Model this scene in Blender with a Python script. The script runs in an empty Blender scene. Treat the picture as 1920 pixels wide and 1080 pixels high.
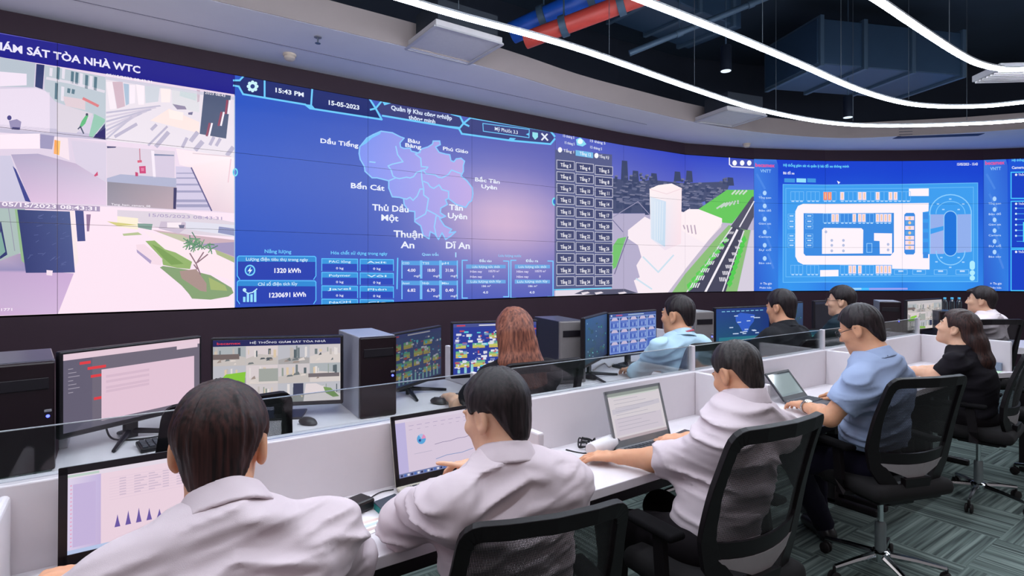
import bpy, bmesh, math, random
import numpy as np
from mathutils import Vector, Matrix, geometry

random.seed(7)
SC = bpy.context.scene
COL = SC.collection
R = math.radians

# ------------------------------------------------------------------ camera
# x runs along the display wall, y towards it, z up; the eye stands 1.5 m over the floor
EYE = 1.5
FOC = 1050.0            # focal length in pixels of the 1920 px frame
HORIZ = 505.0           # image row of the eye level
CA, SA = 0.8192, 0.5736
cam_d = bpy.data.cameras.new('camera')
cam_d.sensor_width = 36.0
cam_d.lens = 36.0 * FOC / 1920.0
cam_d.shift_y = -(540.0 - HORIZ) / 1920.0
cam_d.clip_start = 0.05
cam = bpy.data.objects.new('camera', cam_d)
cam.location = (0, 0, EYE)
cam.rotation_euler = (R(90), 0, -R(35))
COL.objects.link(cam)
SC.camera = cam

# ------------------------------------------------------------------ world, exposure
w = bpy.data.worlds.new('world'); SC.world = w; w.use_nodes = True
w.node_tree.nodes['Background'].inputs['Color'].default_value = (0.80, 0.72, 0.76, 1)
w.node_tree.nodes['Background'].inputs['Strength'].default_value = 0.33
SC.view_settings.view_transform = 'Standard'
SC.view_settings.look = 'None'
SC.view_settings.gamma = 1.0
SC.view_settings.exposure = 0.0
SC.view_settings.use_curve_mapping = False
SC.cycles.use_denoising = True
SC.cycles.max_bounces = 7
SC.cycles.diffuse_bounces = 3
SC.cycles.transparent_max_bounces = 16
SC.cycles.sample_clamp_indirect = 4.0

LED_POWER = 60.0        # radiance of the linear ceiling lights

def area(name, loc, size, power, color, rot=(0, 0, 0)):
    l = bpy.data.lights.new(name, 'AREA'); l.shape = 'RECTANGLE'
    l.size, l.size_y = size; l.energy = power; l.color = color
    o = bpy.data.objects.new(name, l); o.location = loc; o.rotation_euler = rot
    COL.objects.link(o); return o
# added fill lamps without fixtures, behind and right of the viewer
area('room_fill_light', (-0.6, -1.3, 3.9), (3.5, 1.2), 28, (1.0, 0.86, 0.86))
area('room_fill_light', (4.6, -0.9, 3.9), (4.0, 1.2), 34, (0.95, 0.95, 1.0))

# ------------------------------------------------------------------ measuring helpers
def at(px, py, z):
    """point of height z seen at a pixel of the 1920x1080 photograph"""
    Z = FOC * (EYE - z) / (py - HORIZ); X = (px - 960.0) / FOC * Z
    return Vector((CA * X + SA * Z, -SA * X + CA * Z, z))
def onv(px, py, v):
    """point of the upright plane y = v seen at a pixel"""
    k = (px - 960.0) / FOC
    Z = v / (CA - SA * k)
    return Vector(((CA * k + SA) * Z, v, EYE - (py - HORIZ) * Z / FOC))
def depth(px, py, Z):
    X = (px - 960.0) / FOC * Z
    return Vector((CA * X + SA * Z, -SA * X + CA * Z, EYE - (py - HORIZ) * Z / FOC))

# ------------------------------------------------------------------ materials
def lin(c):
    c = c / 255.0
    return c / 12.92 if c <= 0.04045 else ((c + 0.055) / 1.055) ** 2.4
def rgb(*c):
    return tuple(lin(x) for x in c) + (1.0,)
MATS = {}
def mat(name, col, rough=0.5, metal=0.0, spec=0.5, var=0.06, nscale=30.0, bump=0.0, bscale=200.0, coat=0.0):
    if name in MATS: return MATS[name]
    m = bpy.data.materials.new(name); m.use_nodes = True
    nt = m.node_tree; b = nt.nodes['Principled BSDF']
    c = rgb(*col)
    b.inputs['Roughness'].default_value = rough
    b.inputs['Metallic'].default_value = metal
    b.inputs['Specular IOR Level'].default_value = spec
    b.inputs['Coat Weight'].default_value = coat
    tc = nt.nodes.new('ShaderNodeTexCoord')
    nz = nt.nodes.new('ShaderNodeTexNoise'); nz.inputs['Scale'].default_value = nscale
    nz.inputs['Detail'].default_value = 3
    nt.links.new(tc.outputs['Object'], nz.inputs['Vector'])
    mx = nt.nodes.new('ShaderNodeMix'); mx.data_type = 'RGBA'
    mx.inputs['A'].default_value = tuple(x * (1 - var) for x in c[:3]) + (1,)
    mx.inputs['B'].default_value = tuple(min(1, x * (1 + var)) for x in c[:3]) + (1,)
    nt.links.new(nz.outputs['Fac'], mx.inputs['Factor'])
    nt.links.new(mx.outputs['Result'], b.inputs['Base Color'])
    if bump > 0:
        n2 = nt.nodes.new('ShaderNodeTexNoise'); n2.inputs['Scale'].default_value = bscale
        nt.links.new(tc.outputs['Object'], n2.inputs['Vector'])
        bp = nt.nodes.new('ShaderNodeBump'); bp.inputs['Strength'].default_value = bump
        bp.inputs['Distance'].default_value = 0.002
        nt.links.new(n2.outputs['Fac'], bp.inputs['Height'])
        nt.links.new(bp.outputs['Normal'], b.inputs['Normal'])
    MATS[name] = m
    return m
def emit(name, col, strength):
    if name in MATS: return MATS[name]
    m = bpy.data.materials.new(name); m.use_nodes = True
    nt = m.node_tree; nt.nodes.remove(nt.nodes['Principled BSDF'])
    e = nt.nodes.new('ShaderNodeEmission'); e.inputs['Color'].default_value = rgb(*col)
    e.inputs['Strength'].default_value = strength
    nt.links.new(e.outputs[0], nt.nodes['Material Output'].inputs['Surface'])
    MATS[name] = m
    return m
def screen_mat(name, strength, gloss=0.04):
    """lit display: the picture is the colour attribute, under a faintly glossy front"""
    if name in MATS: return MATS[name]
    m = bpy.data.materials.new(name); m.use_nodes = True
    nt = m.node_tree; b = nt.nodes['Principled BSDF']
    a = nt.nodes.new('ShaderNodeAttribute'); a.attribute_name = 'pic'
    b.inputs['Base Color'].default_value = (0.01, 0.01, 0.012, 1)
    b.inputs['Roughness'].default_value = 0.35
    b.inputs['Specular IOR Level'].default_value = gloss * 5
    nt.links.new(a.outputs['Color'], b.inputs['Emission Color'])
    b.inputs['Emission Strength'].default_value = strength
    m.cycles.emission_sampling = 'NONE'
    MATS[name] = m
    return m
def glass_mat(name, tint, refl=0.10):
    m = bpy.data.materials.new(name); m.use_nodes = True
    nt = m.node_tree; nt.nodes.remove(nt.nodes['Principled BSDF'])
    t = nt.nodes.new('ShaderNodeBsdfTransparent'); t.inputs['Color'].default_value = rgb(*tint)
    g = nt.nodes.new('ShaderNodeBsdfGlossy'); g.inputs['Roughness'].default_value = 0.05
    lw = nt.nodes.new('ShaderNodeLayerWeight'); lw.inputs['Blend'].default_value = 0.25
    mu = nt.nodes.new('ShaderNodeMath'); mu.operation = 'MULTIPLY_ADD'
    mu.inputs[1].default_value = 0.5; mu.inputs[2].default_value = refl * 0.3
    nt.links.new(lw.outputs['Fresnel'], mu.inputs[0])
    mix = nt.nodes.new('ShaderNodeMixShader')
    nt.links.new(mu.outputs[0], mix.inputs[0]); nt.links.new(t.outputs[0], mix.inputs[1]); nt.links.new(g.outputs[0], mix.inputs[2])
    nt.links.new(mix.outputs[0], nt.nodes['Material Output'].inputs['Surface'])
    return m
def mesh_fabric(name, col, open_, scale):
    """woven chair mesh: dark threads with see-through holes"""
    m = bpy.data.materials.new(name); m.use_nodes = True
    nt = m.node_tree; b = nt.nodes['Principled BSDF']
    b.inputs['Base Color'].default_value = rgb(*col); b.inputs['Roughness'].default_value = 0.6
    tc = nt.nodes.new('ShaderNodeTexCoord')
    sx = nt.nodes.new('ShaderNodeSeparateXYZ'); nt.links.new(tc.outputs['Object'], sx.inputs[0])
    def wave(sock):
        mu = nt.nodes.new('ShaderNodeMath'); mu.operation = 'MULTIPLY'; mu.inputs[1].default_value = scale
        nt.links.new(sock, mu.inputs[0])
        fr = nt.nodes.new('ShaderNodeMath'); fr.operation = 'FRACT'; nt.links.new(mu.outputs[0], fr.inputs[0])
        gt = nt.nodes.new('ShaderNodeMath'); gt.operation = 'LESS_THAN'; gt.inputs[1].default_value = open_
        nt.links.new(fr.outputs[0], gt.inputs[0]); return gt.outputs[0]
    hole = nt.nodes.new('ShaderNodeMath'); hole.operation = 'MULTIPLY'
    nt.links.new(wave(sx.outputs['X']), hole.inputs[0]); nt.links.new(wave(sx.outputs['Z']), hole.inputs[1])
    t = nt.nodes.new('ShaderNodeBsdfTransparent')
    mix = nt.nodes.new('ShaderNodeMixShader')
    nt.links.new(hole.outputs[0], mix.inputs[0]); nt.links.new(b.outputs[0], mix.inputs[1]); nt.links.new(t.outputs[0], mix.inputs[2])
    nt.links.new(mix.outputs[0], nt.nodes['Material Output'].inputs['Surface'])
    return m

# ------------------------------------------------------------------ objects
def tag(o, label=None, cat=None, group=None, kind=None):
    if label: o['label'] = label
    if cat: o['category'] = cat
    if group: o['group'] = group
    if kind: o['kind'] = kind
    return o
def thing(name, label, cat, loc=(0, 0, 0), rz=0.0, group=None):
    o = bpy.data.objects.new(name, None); COL.objects.link(o)
    o.empty_display_size = 0.1
    o.location = loc; o.rotation_euler = (0, 0, rz)
    return tag(o, label, cat, group)
def link(name, me, mats, parent=None, smooth=False):
    if not isinstance(mats, (list, tuple)): mats = [mats]
    for m in mats: me.materials.append(m)
    if smooth:
        me.polygons.foreach_set('use_smooth', [True] * len(me.polygons))
    o = bpy.data.objects.new(name, me); COL.objects.link(o)
    if parent: o.parent = parent
    return o
def copy_tree(o, parent=None):
    c = o.copy(); COL.objects.link(c); c.parent = parent
    for ch in list(o.children): copy_tree(ch, c)
    return c

class MB:
    """collects shapes into one mesh"""
    def __init__(s): s.v = []; s.f = []; s.mi = []; s.m = 0
    def add(s, vs, fs):
        k = len(s.v); s.v += [tuple(x) for x in vs]
        s.f += [tuple(i + k for i in f) for f in fs]; s.mi += [s.m] * len(fs); return s
    def box(s, c, d, r=0.0, M=None, seg=2):
        hx, hy, hz = d[0] / 2, d[1] / 2, d[2] / 2
        b = bmesh.new()
        bmesh.ops.create_cube(b, size=1.0)
        for v in b.verts: v.co = Vector((v.co.x * d[0], v.co.y * d[1], v.co.z * d[2]))
        if r > 0: bmesh.ops.bevel(b, geom=b.edges[:], offset=min(r, hx * .98, hy * .98, hz * .98), segments=seg, profile=0.5, affect='EDGES')
        b.verts.index_update()
        vs = [v.co + Vector(c) if M is None else M @ v.co + Vector(c) for v in b.verts]
        fs = [[v.index for v in f.verts] for f in b.faces]
        b.free(); return s.add(vs, fs)
    def tube(s, pts, r, n=8, closed=False, cap=True):
        pts = [Vector(p) for p in pts]; N = len(pts)
        rs = r if isinstance(r, (list, tuple)) else [r] * N
        vs = []; up = None
        for i, p in enumerate(pts):
            a = pts[(i - 1) % N] if (closed or i > 0) else p
            b = pts[(i + 1) % N] if (closed or i < N - 1) else p
            t = (b - a).normalized()
            if up is None:
                up = Vector((0, 0, 1)) if abs(t.z) < 0.9 else Vector((1, 0, 0))
            x = (up - t * up.dot(t))
            if x.length < 1e-6: x = t.orthogonal()
            x.normalize(); y = t.cross(x); up = x
            for k in range(n):
                an = 2 * math.pi * k / n
                vs.append(p + x * (rs[i] * math.cos(an)) + y * (rs[i] * math.sin(an)))
        fs = []
        for i in range(N if closed else N - 1):
            j = (i + 1) % N
            for k in range(n):
                fs.append((i * n + k, i * n + (k + 1) % n, j * n + (k + 1) % n, j * n + k))
        if cap and not closed:
            fs.append(tuple(range(n))[::-1]); fs.append(tuple((N - 1) * n + k for k in range(n)))
        return s.add(vs, fs)
    def ribbon(s, pts, w, h, ups, closed=False):
        """rectangular section w (across) x h (along up) swept along pts"""
        pts = [Vector(p) for p in pts]; N = len(pts); vs = []
        for i, p in enumerate(pts):
            a = pts[(i - 1) % N] if (closed or i > 0) else p
            b = pts[(i + 1) % N] if (closed or i < N - 1) else p
            t = (b - a).normalized()
            u = Vector(ups[i] if isinstance(ups, list) else ups); u = (u - t * u.dot(t)).normalized(); x = t.cross(u)
            ww = w[i] if isinstance(w, list) else w
            for sx, su in ((-1, -1), (1, -1), (1, 1), (-1, 1)):
                vs.append(p + x * (sx * ww / 2) + u * (su * h / 2))
        fs = []
        for i in range(N if closed else N - 1):
            j = (i + 1) % N
            for k in range(4): fs.append((i * 4 + k, i * 4 + (k + 1) % 4, j * 4 + (k + 1) % 4, j * 4 + k))
        if not closed: fs += [(3, 2, 1, 0), tuple((N - 1) * 4 + k for k in range(4))]
        return s.add(vs, fs)
    def lathe(s, prof, n=20, c=(0, 0, 0), M=None):
        vs = []; C = Vector(c)
        for r, z in prof:
            for k in range(n):
                a = 2 * math.pi * k / n; p = Vector((r * math.cos(a), r * math.sin(a), z))
                vs.append(C + (M @ p if M else p))
        fs = []
        for i in range(len(prof) - 1):
            for k in range(n): fs.append((i * n + k, i * n + (k + 1) % n, (i + 1) * n + (k + 1) % n, (i + 1) * n + k))
        fs.append(tuple(range(n))[::-1]); fs.append(tuple((len(prof) - 1) * n + k for k in range(n)))
        return s.add(vs, fs)
    def prism(s, poly, z0, z1):
        n = len(poly)
        vs = [(p[0], p[1], z0) for p in poly] + [(p[0], p[1], z1) for p in poly]
        tri = geometry.tessellate_polygon([[Vector((p[0], p[1], 0)) for p in poly]])
        fs = [t[::-1] for t in tri] + [tuple(i + n for i in t) for t in tri]
        fs += [(k, (k + 1) % n, (k + 1) % n + n, k + n) for k in range(n)]
        return s.add(vs, fs)
    def mesh(s, name):
        me = bpy.data.meshes.new(name); me.from_pydata(s.v, [], s.f)
        me.polygons.foreach_set('material_index', s.mi)
        b = bmesh.new(); b.from_mesh(me); bmesh.ops.recalc_face_normals(b, faces=b.faces[:]); b.to_mesh(me); b.free()
        return me
    def build(s, name, mats, parent=None, smooth=False):
        o = link(name, s.mesh(name), mats, parent)
        if smooth:
            o.data.polygons.foreach_set('use_smooth', [True] * len(o.data.polygons))
            o.data.set_sharp_from_angle(angle=R(40))
        return o
def rot(rx=0, ry=0, rz=0):
    return Matrix.Rotation(rz, 3, 'Z') @ Matrix.Rotation(ry, 3, 'Y') @ Matrix.Rotation(rx, 3, 'X')
def smooth_path(pts, n=6):
    """Catmull-Rom through the points"""
    P = [Vector(p) for p in pts]; out = []
    for i in range(len(P) - 1):
        a = P[max(i - 1, 0)]; b = P[i]; c = P[i + 1]; d = P[min(i + 2, len(P) - 1)]
        for k in range(n):
            t = k / n
            out.append(0.5 * ((2 * b) + (c - a) * t + (2 * a - 5 * b + 4 * c - d) * t * t + (3 * b - a - 3 * c + d) * t ** 3))
    out.append(P[-1]); return out

# ------------------------------------------------------------------ pictures on displays
_FONT = {}
def glyphs(text, bold=0.0):
    key = (text, bold)
    if key in _FONT: return _FONT[key]
    c = bpy.data.curves.new('text', 'FONT'); c.body = text; c.resolution_u = 2; c.offset = bold
    o = bpy.data.objects.new('text', c); COL.objects.link(o)
    me = bpy.data.meshes.new_from_object(o.evaluated_get(bpy.context.evaluated_depsgraph_get()))
    me.calc_loop_triangles()
    V = [(v.co.x, v.co.y) for v in me.vertices]
    T = [[V[i] for i in t.vertices] for t in me.loop_triangles]
    bpy.data.objects.remove(o); bpy.data.curves.remove(c); bpy.data.meshes.remove(me)
    wd = max([p[0] for p in V], default=0.0)
    _FONT[key] = (T, wd)
    return _FONT[key]

class Canvas:
    """flat coloured shapes in picture coordinates; 'mp' maps input points to (s, t) on the display"""
    def __init__(s, mp=lambda x, y: (x, y)): s.mp = mp; s.tris = []; s.layer = 0
    def tri(s, pts, cols, mapped=False):
        q = [p if mapped else s.mp(*p) for p in pts]
        s.tris.append((q, cols, s.layer))
    def poly(s, pts, col, layer=None):
        if layer is not None: s.layer = layer
        cols = [rgb(*c)[:3] for c in col] if isinstance(col[0], (tuple, list)) else [rgb(*col)[:3]] * len(pts)
        if len(pts) == 4:
            for t in ((0, 1, 2), (0, 2, 3)): s.tri([pts[i] for i in t], [cols[i] for i in t])
        else:
            for t in geometry.tessellate_polygon([[Vector((p[0], p[1], 0)) for p in pts]]):
                s.tri([pts[i] for i in t], [cols[i] for i in t])
    def rect(s, x0, y0, x1, y1, col, layer=None):
        s.poly([(x0, y0), (x1, y0), (x1, y1), (x0, y1)], col, layer)
    def line(s, pts, w, col, layer=None, closed=False):
        if layer is not None: s.layer = layer
        n = len(pts)
        for i in range(n if closed else n - 1):
            a, b = pts[i], pts[(i + 1) % n]
            dx, dy = b[0] - a[0], b[1] - a[1]; L = math.hypot(dx, dy) or 1
            nx, ny = -dy / L * w / 2, dx / L * w / 2; ex, ey = dx / L * w * .35, dy / L * w * .35
            s.poly([(a[0] - ex + nx, a[1] - ey + ny), (b[0] + ex + nx, b[1] + ey + ny), (b[0] + ex - nx, b[1] + ey - ny), (a[0] - ex - nx, a[1] - ey - ny)], col)
    def frame(s, q, w, col, layer=None): s.line(q, w, col, layer, True)
    def disc(s, c, rx, ry, col, layer=None, n=14):
        s.poly([(c[0] + rx * math.cos(2 * math.pi * k / n), c[1] + ry * math.sin(2 * math.pi * k / n)) for k in range(n)], col, layer)
    def text(s, txt, p, h, col, layer=None, align='c', bold=0.012, stretch=1.0):
        """p and h (cap height) already in display coordinates (s to the right, t up)"""
        if layer is not None: s.layer = layer
        T, wd = glyphs(txt, bold); k = h / 0.70; kx = k * stretch
        x0 = p[0] - (wd * kx / 2 if align == 'c' else 0)
        c = rgb(*col)[:3]
        for t in T:
            s.tri([(x0 + q[0] * kx, p[1] + q[1] * k) for q in t], [c] * 3, True)
    def mesh(s, name, to3d, clip=None, step=0.0004):
        """triangles clipped to clip=(s0, t0, s1, t1) and laid out by to3d(s, t, lift)"""
        vs, fs, cs = [], [], []
        for q, cols, lay in s.tris:
            P = [(q[i][0], q[i][1]) + tuple(cols[i]) for i in range(3)]
            if clip:
                s0, t0, s1, t1 = clip
                if max(p[0] for p in P) <= s0 or min(p[0] for p in P) >= s1 or max(p[1] for p in P) <= t0 or min(p[1] for p in P) >= t1: continue
                for ax, lim, sg in ((0, s0, 1), (0, s1, -1), (1, t0, 1), (1, t1, -1)):
                    out = []
                    for i in range(len(P)):
                        a, b = P[i], P[(i + 1) % len(P)]
                        da, db = (a[ax] - lim) * sg, (b[ax] - lim) * sg
                        if da >= 0: out.append(a)
                        if (da < 0) != (db < 0):
                            f = da / (da - db); out.append(tuple(a[j] + (b[j] - a[j]) * f for j in range(5)))
                    P = out
                    if len(P) < 3: break
                if len(P) < 3: continue
            ar = sum(P[i][0] * P[(i + 1) % len(P)][1] - P[(i + 1) % len(P)][0] * P[i][1] for i in range(len(P)))
            if abs(ar) < 1e-9: continue
            if ar < 0: P = P[::-1]
            k = len(vs)
            for p in P: vs.append(to3d(p[0], p[1], step * (lay + 1))); cs.append(p[2:5])
            fs.append(tuple(range(k, k + len(P))))
        me = bpy.data.meshes.new(name); me.from_pydata(vs, [], fs)
        a = me.color_attributes.new('pic', 'FLOAT_COLOR', 'POINT')
        a.data.foreach_set('color', [x for c in cs for x in (c[0], c[1], c[2], 1.0)])
        return me

# ================================================================== the room
# run of the display wall: seams between the columns of panels
SEAM = [Vector((0.828 + 1.215 * k, 5.44, 0)) for k in range(-3, 5)]
for a_ in (-4, -19, -27, -35, -39, -47, -55):
    SEAM.append(SEAM[-1] + Vector((math.cos(R(a_)), math.sin(R(a_)), 0)) * 1.215)
PW, PH = 1.215, 2.05 / 3
WALL_Z0, WALL_Z1 = 1.162, 3.212
NCOL = len(SEAM) - 1

m_black = mat('black fascia', (54, 34, 46), 0.55, spec=0.35, var=0.15, nscale=3)
m_plaster = mat('painted plaster', (240, 236, 242), 0.85, var=0.03, nscale=4, bump=0.05, bscale=90)
m_tan = mat('soffit edge plaster', (172, 158, 156), 0.85, var=0.03, nscale=4)
m_slab = mat('dark painted slab', (36, 52, 70), 0.9, var=0.2, nscale=2)

def carpet():
    m = bpy.data.materials.new('striped carpet tiles'); m.use_nodes = True
    nt = m.node_tree; b = nt.nodes['Principled BSDF']; L = nt.links
    b.inputs['Roughness'].default_value = 0.95; b.inputs['Specular IOR Level'].default_value = 0.1
    tc = nt.nodes.new('ShaderNodeTexCoord')
    def math_(op, a, bb=None):
        n = nt.nodes.new('ShaderNodeMath'); n.operation = op
        for i, x in enumerate((a, bb)):
            if x is None: continue
            if isinstance(x, (int, float)): n.inputs[i].default_value = x
            else: L.new(x, n.inputs[i])
        return n.outputs[0]
    sp = nt.nodes.new('ShaderNodeSeparateXYZ'); L.new(tc.outputs['Object'], sp.inputs[0])
    x, y = sp.outputs['X'], sp.outputs['Y']
    T = 0.5
    tx, ty = math_('FLOOR', math_('DIVIDE', x, T)), math_('FLOOR', math_('DIVIDE', y, T))
    odd = math_('MODULO', math_('ABSOLUTE', math_('ADD', tx, ty)), 2.0)
    mixc = nt.nodes.new('ShaderNodeMix'); mixc.data_type = 'FLOAT'
    L.new(odd, mixc.inputs['Factor']); L.new(x, mixc.inputs['A']); L.new(y, mixc.inputs['B'])
    across = mixc.outputs['Result']
    mixl = nt.nodes.new('ShaderNodeMix'); mixl.data_type = 'FLOAT'
    L.new(odd, mixl.inputs['Factor']); L.new(y, mixl.inputs['A']); L.new(x, mixl.inputs['B'])
    cv = nt.nodes.new('ShaderNodeCombineXYZ')
    L.new(math_('MULTIPLY', across, 58.0), cv.inputs[0]); L.new(math_('MULTIPLY', mixl.outputs['Result'], 1.2), cv.inputs[1])
    L.new(math_('MULTIPLY', math_('ADD', tx, math_('MULTIPLY', ty, 7.3)), 3.17), cv.inputs[2])
    nz = nt.nodes.new('ShaderNodeTexNoise'); nz.inputs['Scale'].default_value = 1.0; nz.inputs['Detail'].default_value = 2.5
    L.new(cv.outputs[0], nz.inputs['Vector'])
    rp = nt.nodes.new('ShaderNodeValToRGB')
    rp.color_ramp.elements[0].position = 0.36; rp.color_ramp.elements[0].color = rgb(70, 78, 76)
    rp.color_ramp.elements[1].position = 0.66; rp.color_ramp.elements[1].color = rgb(132, 144, 138)
    e = rp.color_ramp.elements.new(0.5); e.color = rgb(100, 112, 108)
    L.new(nz.outputs['Fac'], rp.inputs['Fac'])
    L.new(rp.outputs['Color'], b.inputs['Base Color'])
    bp = nt.nodes.new('ShaderNodeBump'); bp.inputs['Strength'].default_value = 0.4; bp.inputs['Distance'].default_value = 0.004
    L.new(nz.outputs['Fac'], bp.inputs['Height']); L.new(bp.outputs['Normal'], b.inputs['Normal'])
    return m

fl = MB(); fl.box((3.5, 1.0, -0.05), (22, 14, 0.1))
tag(fl.build('floor', carpet()), kind='structure')
ce = MB(); ce.box((3.5, 1.2, 4.75), (22, 13.4, 0.1))
tag(ce.build('ceiling', m_slab), kind='structure')

# wall behind the displays, full height
def wall_run(inset, z0, z1, thick, name, m):
    """a band following the display wall, its room face 'inset' metres behind the panel fronts"""
    pts = [SEAM[0] - Vector((3, 0, 0))] + SEAM + [SEAM[-1] + (SEAM[-1] - SEAM[-2]) * 2.5]
    def off(d):
        out = []
        for i, p in enumerate(pts):
            a = pts[max(i - 1, 0)]; b = pts[min(i + 1, len(pts) - 1)]; t = (b - a).normalized()
            out.append(p + Vector((-t.y, t.x, 0)) * d)
        return out
    A, B = off(inset), off(inset + thick)
    mb = MB(); n = len(pts)
    vs = [(p.x, p.y, z) for z in (z0, z1) for p in A] + [(p.x, p.y, z) for z in (z0, z1) for p in B]
    fs = []
    for i in range(n - 1):
        fs += [(i, i + 1, n + i + 1, n + i), (2 * n + i + 1, 2 * n + i, 3 * n + i, 3 * n + i + 1),
               (n + i, n + i + 1, 3 * n + i + 1, 3 * n + i), (i + 1, i, 2 * n + i, 2 * n + i + 1)]
    fs += [(0, n, 3 * n, 2 * n), (n - 1, 3 * n - 1, 4 * n - 1, 2 * n - 1)]
    mb.add(vs, fs)
    return tag(mb.build(name, m), kind='structure')
wall_run(0.10, 0.0, 4.7, 0.15, 'wall_back', mat('dark navy wall', (26, 34, 50), 0.8, var=0.1, nscale=3))
wall_run(0.004, WALL_Z1 + 0.004, 3.38, 0.09, 'trim_1', m_black)       # dark band over the displays
wall_run(-0.012, 0.0, WALL_Z0 - 0.012, 0.10, 'trim_2', m_black)         # dark plinth under them

# lowered ceiling strip that follows the wall
edge_px = [(385, 0), (860, 113), (1081, 177), (1200, 206), (1302, 229), (1412, 247), (1523, 257), (1600, 259), (1677, 256), (1800, 250), (1920, 242)]
edge = [at(x, y, 3.38) for x, y in edge_px]
edge = [Vector((-6, 4.43, 3.38)), Vector((-1, 4.43, 3.38))] + edge[1:]
t_ = (edge[-1] - edge[-3]).normalized(); edge += [edge[-1] + t_ * 1.0 + Vector((0.1, -0.15, 0)), edge[-1] + t_ * 2 + Vector((0.3, -0.6, 0))]
edge = smooth_path(edge, 5)
outer = [SEAM[0] - Vector((5, 0, 0))] + SEAM + [SEAM[-1] + (SEAM[-1] - SEAM[-2]) * 2]
outer = [p + Vector((0.03, 0.05, 0)) for p in outer]
poly = [(p.x, p.y) for p in edge] + [(p.x, p.y) for p in reversed(outer)]
so = MB(); so.prism(poly, 3.38, 3.60)
tag(so.build('ceiling_soffit', m_plaster), kind='structure')
fe = MB(); n_ = len(edge)
fe.ribbon([p + Vector((0, 0, 0.11)) for p in edge], 0.02, 0.216, (0, 0, 1))
tag(fe.build('trim_3', m_tan), kind='structure')
fj = MB(); jl = [Vector((-6, 4.95, 3.379)), Vector((5.6, 4.95, 3.379))]
fj.ribbon(jl, 0.006, 0.004, (0, 0, 1)); tag(fj.build('trim_4', mat('joint line', (128, 122, 138), 0.9)), kind='structure')

# ------------------------------------------------------------------ linear lights
m_led = emit('led diffuser', (232, 242, 255), LED_POWER)
m_alu = mat('white aluminium', (200, 205, 212), 0.4, 0.3)
m_wire = mat('steel wire', (110, 120, 130), 0.5, 0.8)
LED_Z = 2.98
def linear_light(pts, label, seedv):
    P = smooth_path([Vector((p.x, p.y, 0)) for p in pts], 8)
    base = P[len(P) // 2]
    root = thing('linear_light', label, 'ceiling light', (base.x, base.y, LED_Z), 0, 'linear lights hung in parallel curves')
    L = [p - base for p in P]
    d = MB(); d.ribbon([p + Vector((0, 0, 0.0)) for p in L], 0.034, 0.016, (0, 0, 1)); d.build('diffuser', m_led, root)
    h = MB(); h.ribbon([p + Vector((0, 0, 0.015)) for p in L], 0.036, 0.012, (0, 0, 1)); h.build('housing', m_alu, root)
    acc = 0.0; nxt = 0.5
    for i in range(1, len(L)):
        acc += (L[i] - L[i - 1]).length
        if acc > nxt:
            nxt += 1.15
            q = MB(); q.tube([L[i] + Vector((0, 0, 0.04)), L[i] + Vector((0, 0, 4.70 - LED_Z))], 0.0025, 5); q.build('hanging_wire', m_wire, root)
    return root
s1 = [at(x, y, LED_Z) for x, y in ((860, 30), (1081, 91), (1302, 168), (1412, 203), (1523, 226), (1610, 235), (1700, 236), (1800, 233), (1920, 226))]
s2 = [at(x, y, LED_Z) for x, y in ((1202, 0), (1357, 61), (1495, 119), (1600, 165), (1680, 190), (1743, 199), (1826, 200), (1920, 192))]
s3 = [at(x, y, LED_Z) for x, y in ((1644, 0), (1700, 38), (1757, 76), (1800, 103), (1835, 120), (1875, 129), (1920, 130))]
for s_ in (s1, s2, s3):
    a_ = s_[0].copy(); s_[:0] = [Vector((a_.x - d_, a_.y, 0)) for d_ in (4.0, 2.6, 1.6, .9, .4)]
    tt = (s_[-1] - s_[-2]).normalized(); nn = Vector((tt.y, -tt.x, 0))
    e_ = s_[-1]; s_ += [e_ + tt * 1.2 + nn * 0.25, e_ + tt * 2.4 + nn * 0.9]
linear_light(s1, 'long curved white linear light nearest the display wall', 1)
linear_light(s2, 'middle one of the three curved white linear lights', 2)
linear_light(s3, 'curved white linear light farthest from the display wall, upper right', 3)
linear_light([Vector((-2.5, 0.64, 0)), Vector((0.8, 0.64, 0)), Vector((3.2, 0.62, 0))], 'white linear light over the heads of the front row, outside the picture', 4)

# ------------------------------------------------------------------ fittings on the lowered ceiling
m_white = mat('white enamel', (214, 208, 210), 0.5)
m_cream = mat('cream plastic', (222, 204, 186), 0.5)
m_grey = mat('grey plastic', (130, 128, 134), 0.5)
def ceiling_panel(c, sx, sy, rz, label):
    root = thing('ceiling_panel', label, 'ceiling panel', (c.x, c.y, 3.38), rz, 'square panels at the edge of the lowered ceiling')
    b = MB(); b.box((0, 0, 0.035), (sx, sy, 0.05), 0.006); b.build('plate', m_white, root)
    f = MB()
    for a, q in (((0, sy / 2), (sx, .022)), ((0, -sy / 2), (sx, .022)), ((sx / 2, 0), (.022, sy)), ((-sx / 2, 0), (.022, sy))):
        f.box((a[0], a[1], 0.003), (q[0] + .01, q[1], 0.014), 0.004)
    f.build('frame', mat('panel rim', (190, 186, 190), 0.4), root)
    s = MB(); s.box((0, -sy * .1, 0.15), (sx * .9, sy * .7, 0.18)); s.build('backing_box', mat('dark metal', (40, 46, 56), 0.6), root)
ceiling_panel(Vector((2.31, 4.16, 0)), 0.62, 0.56, 0, 'square white panel beside the upper left linear light')
c2 = at(1366, 224, 3.38)
ceiling_panel(Vector((c2.x, c2.y - 0.02, 0)), 0.62, 0.56, R(-12), 'square white panel above the building model picture')
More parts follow.
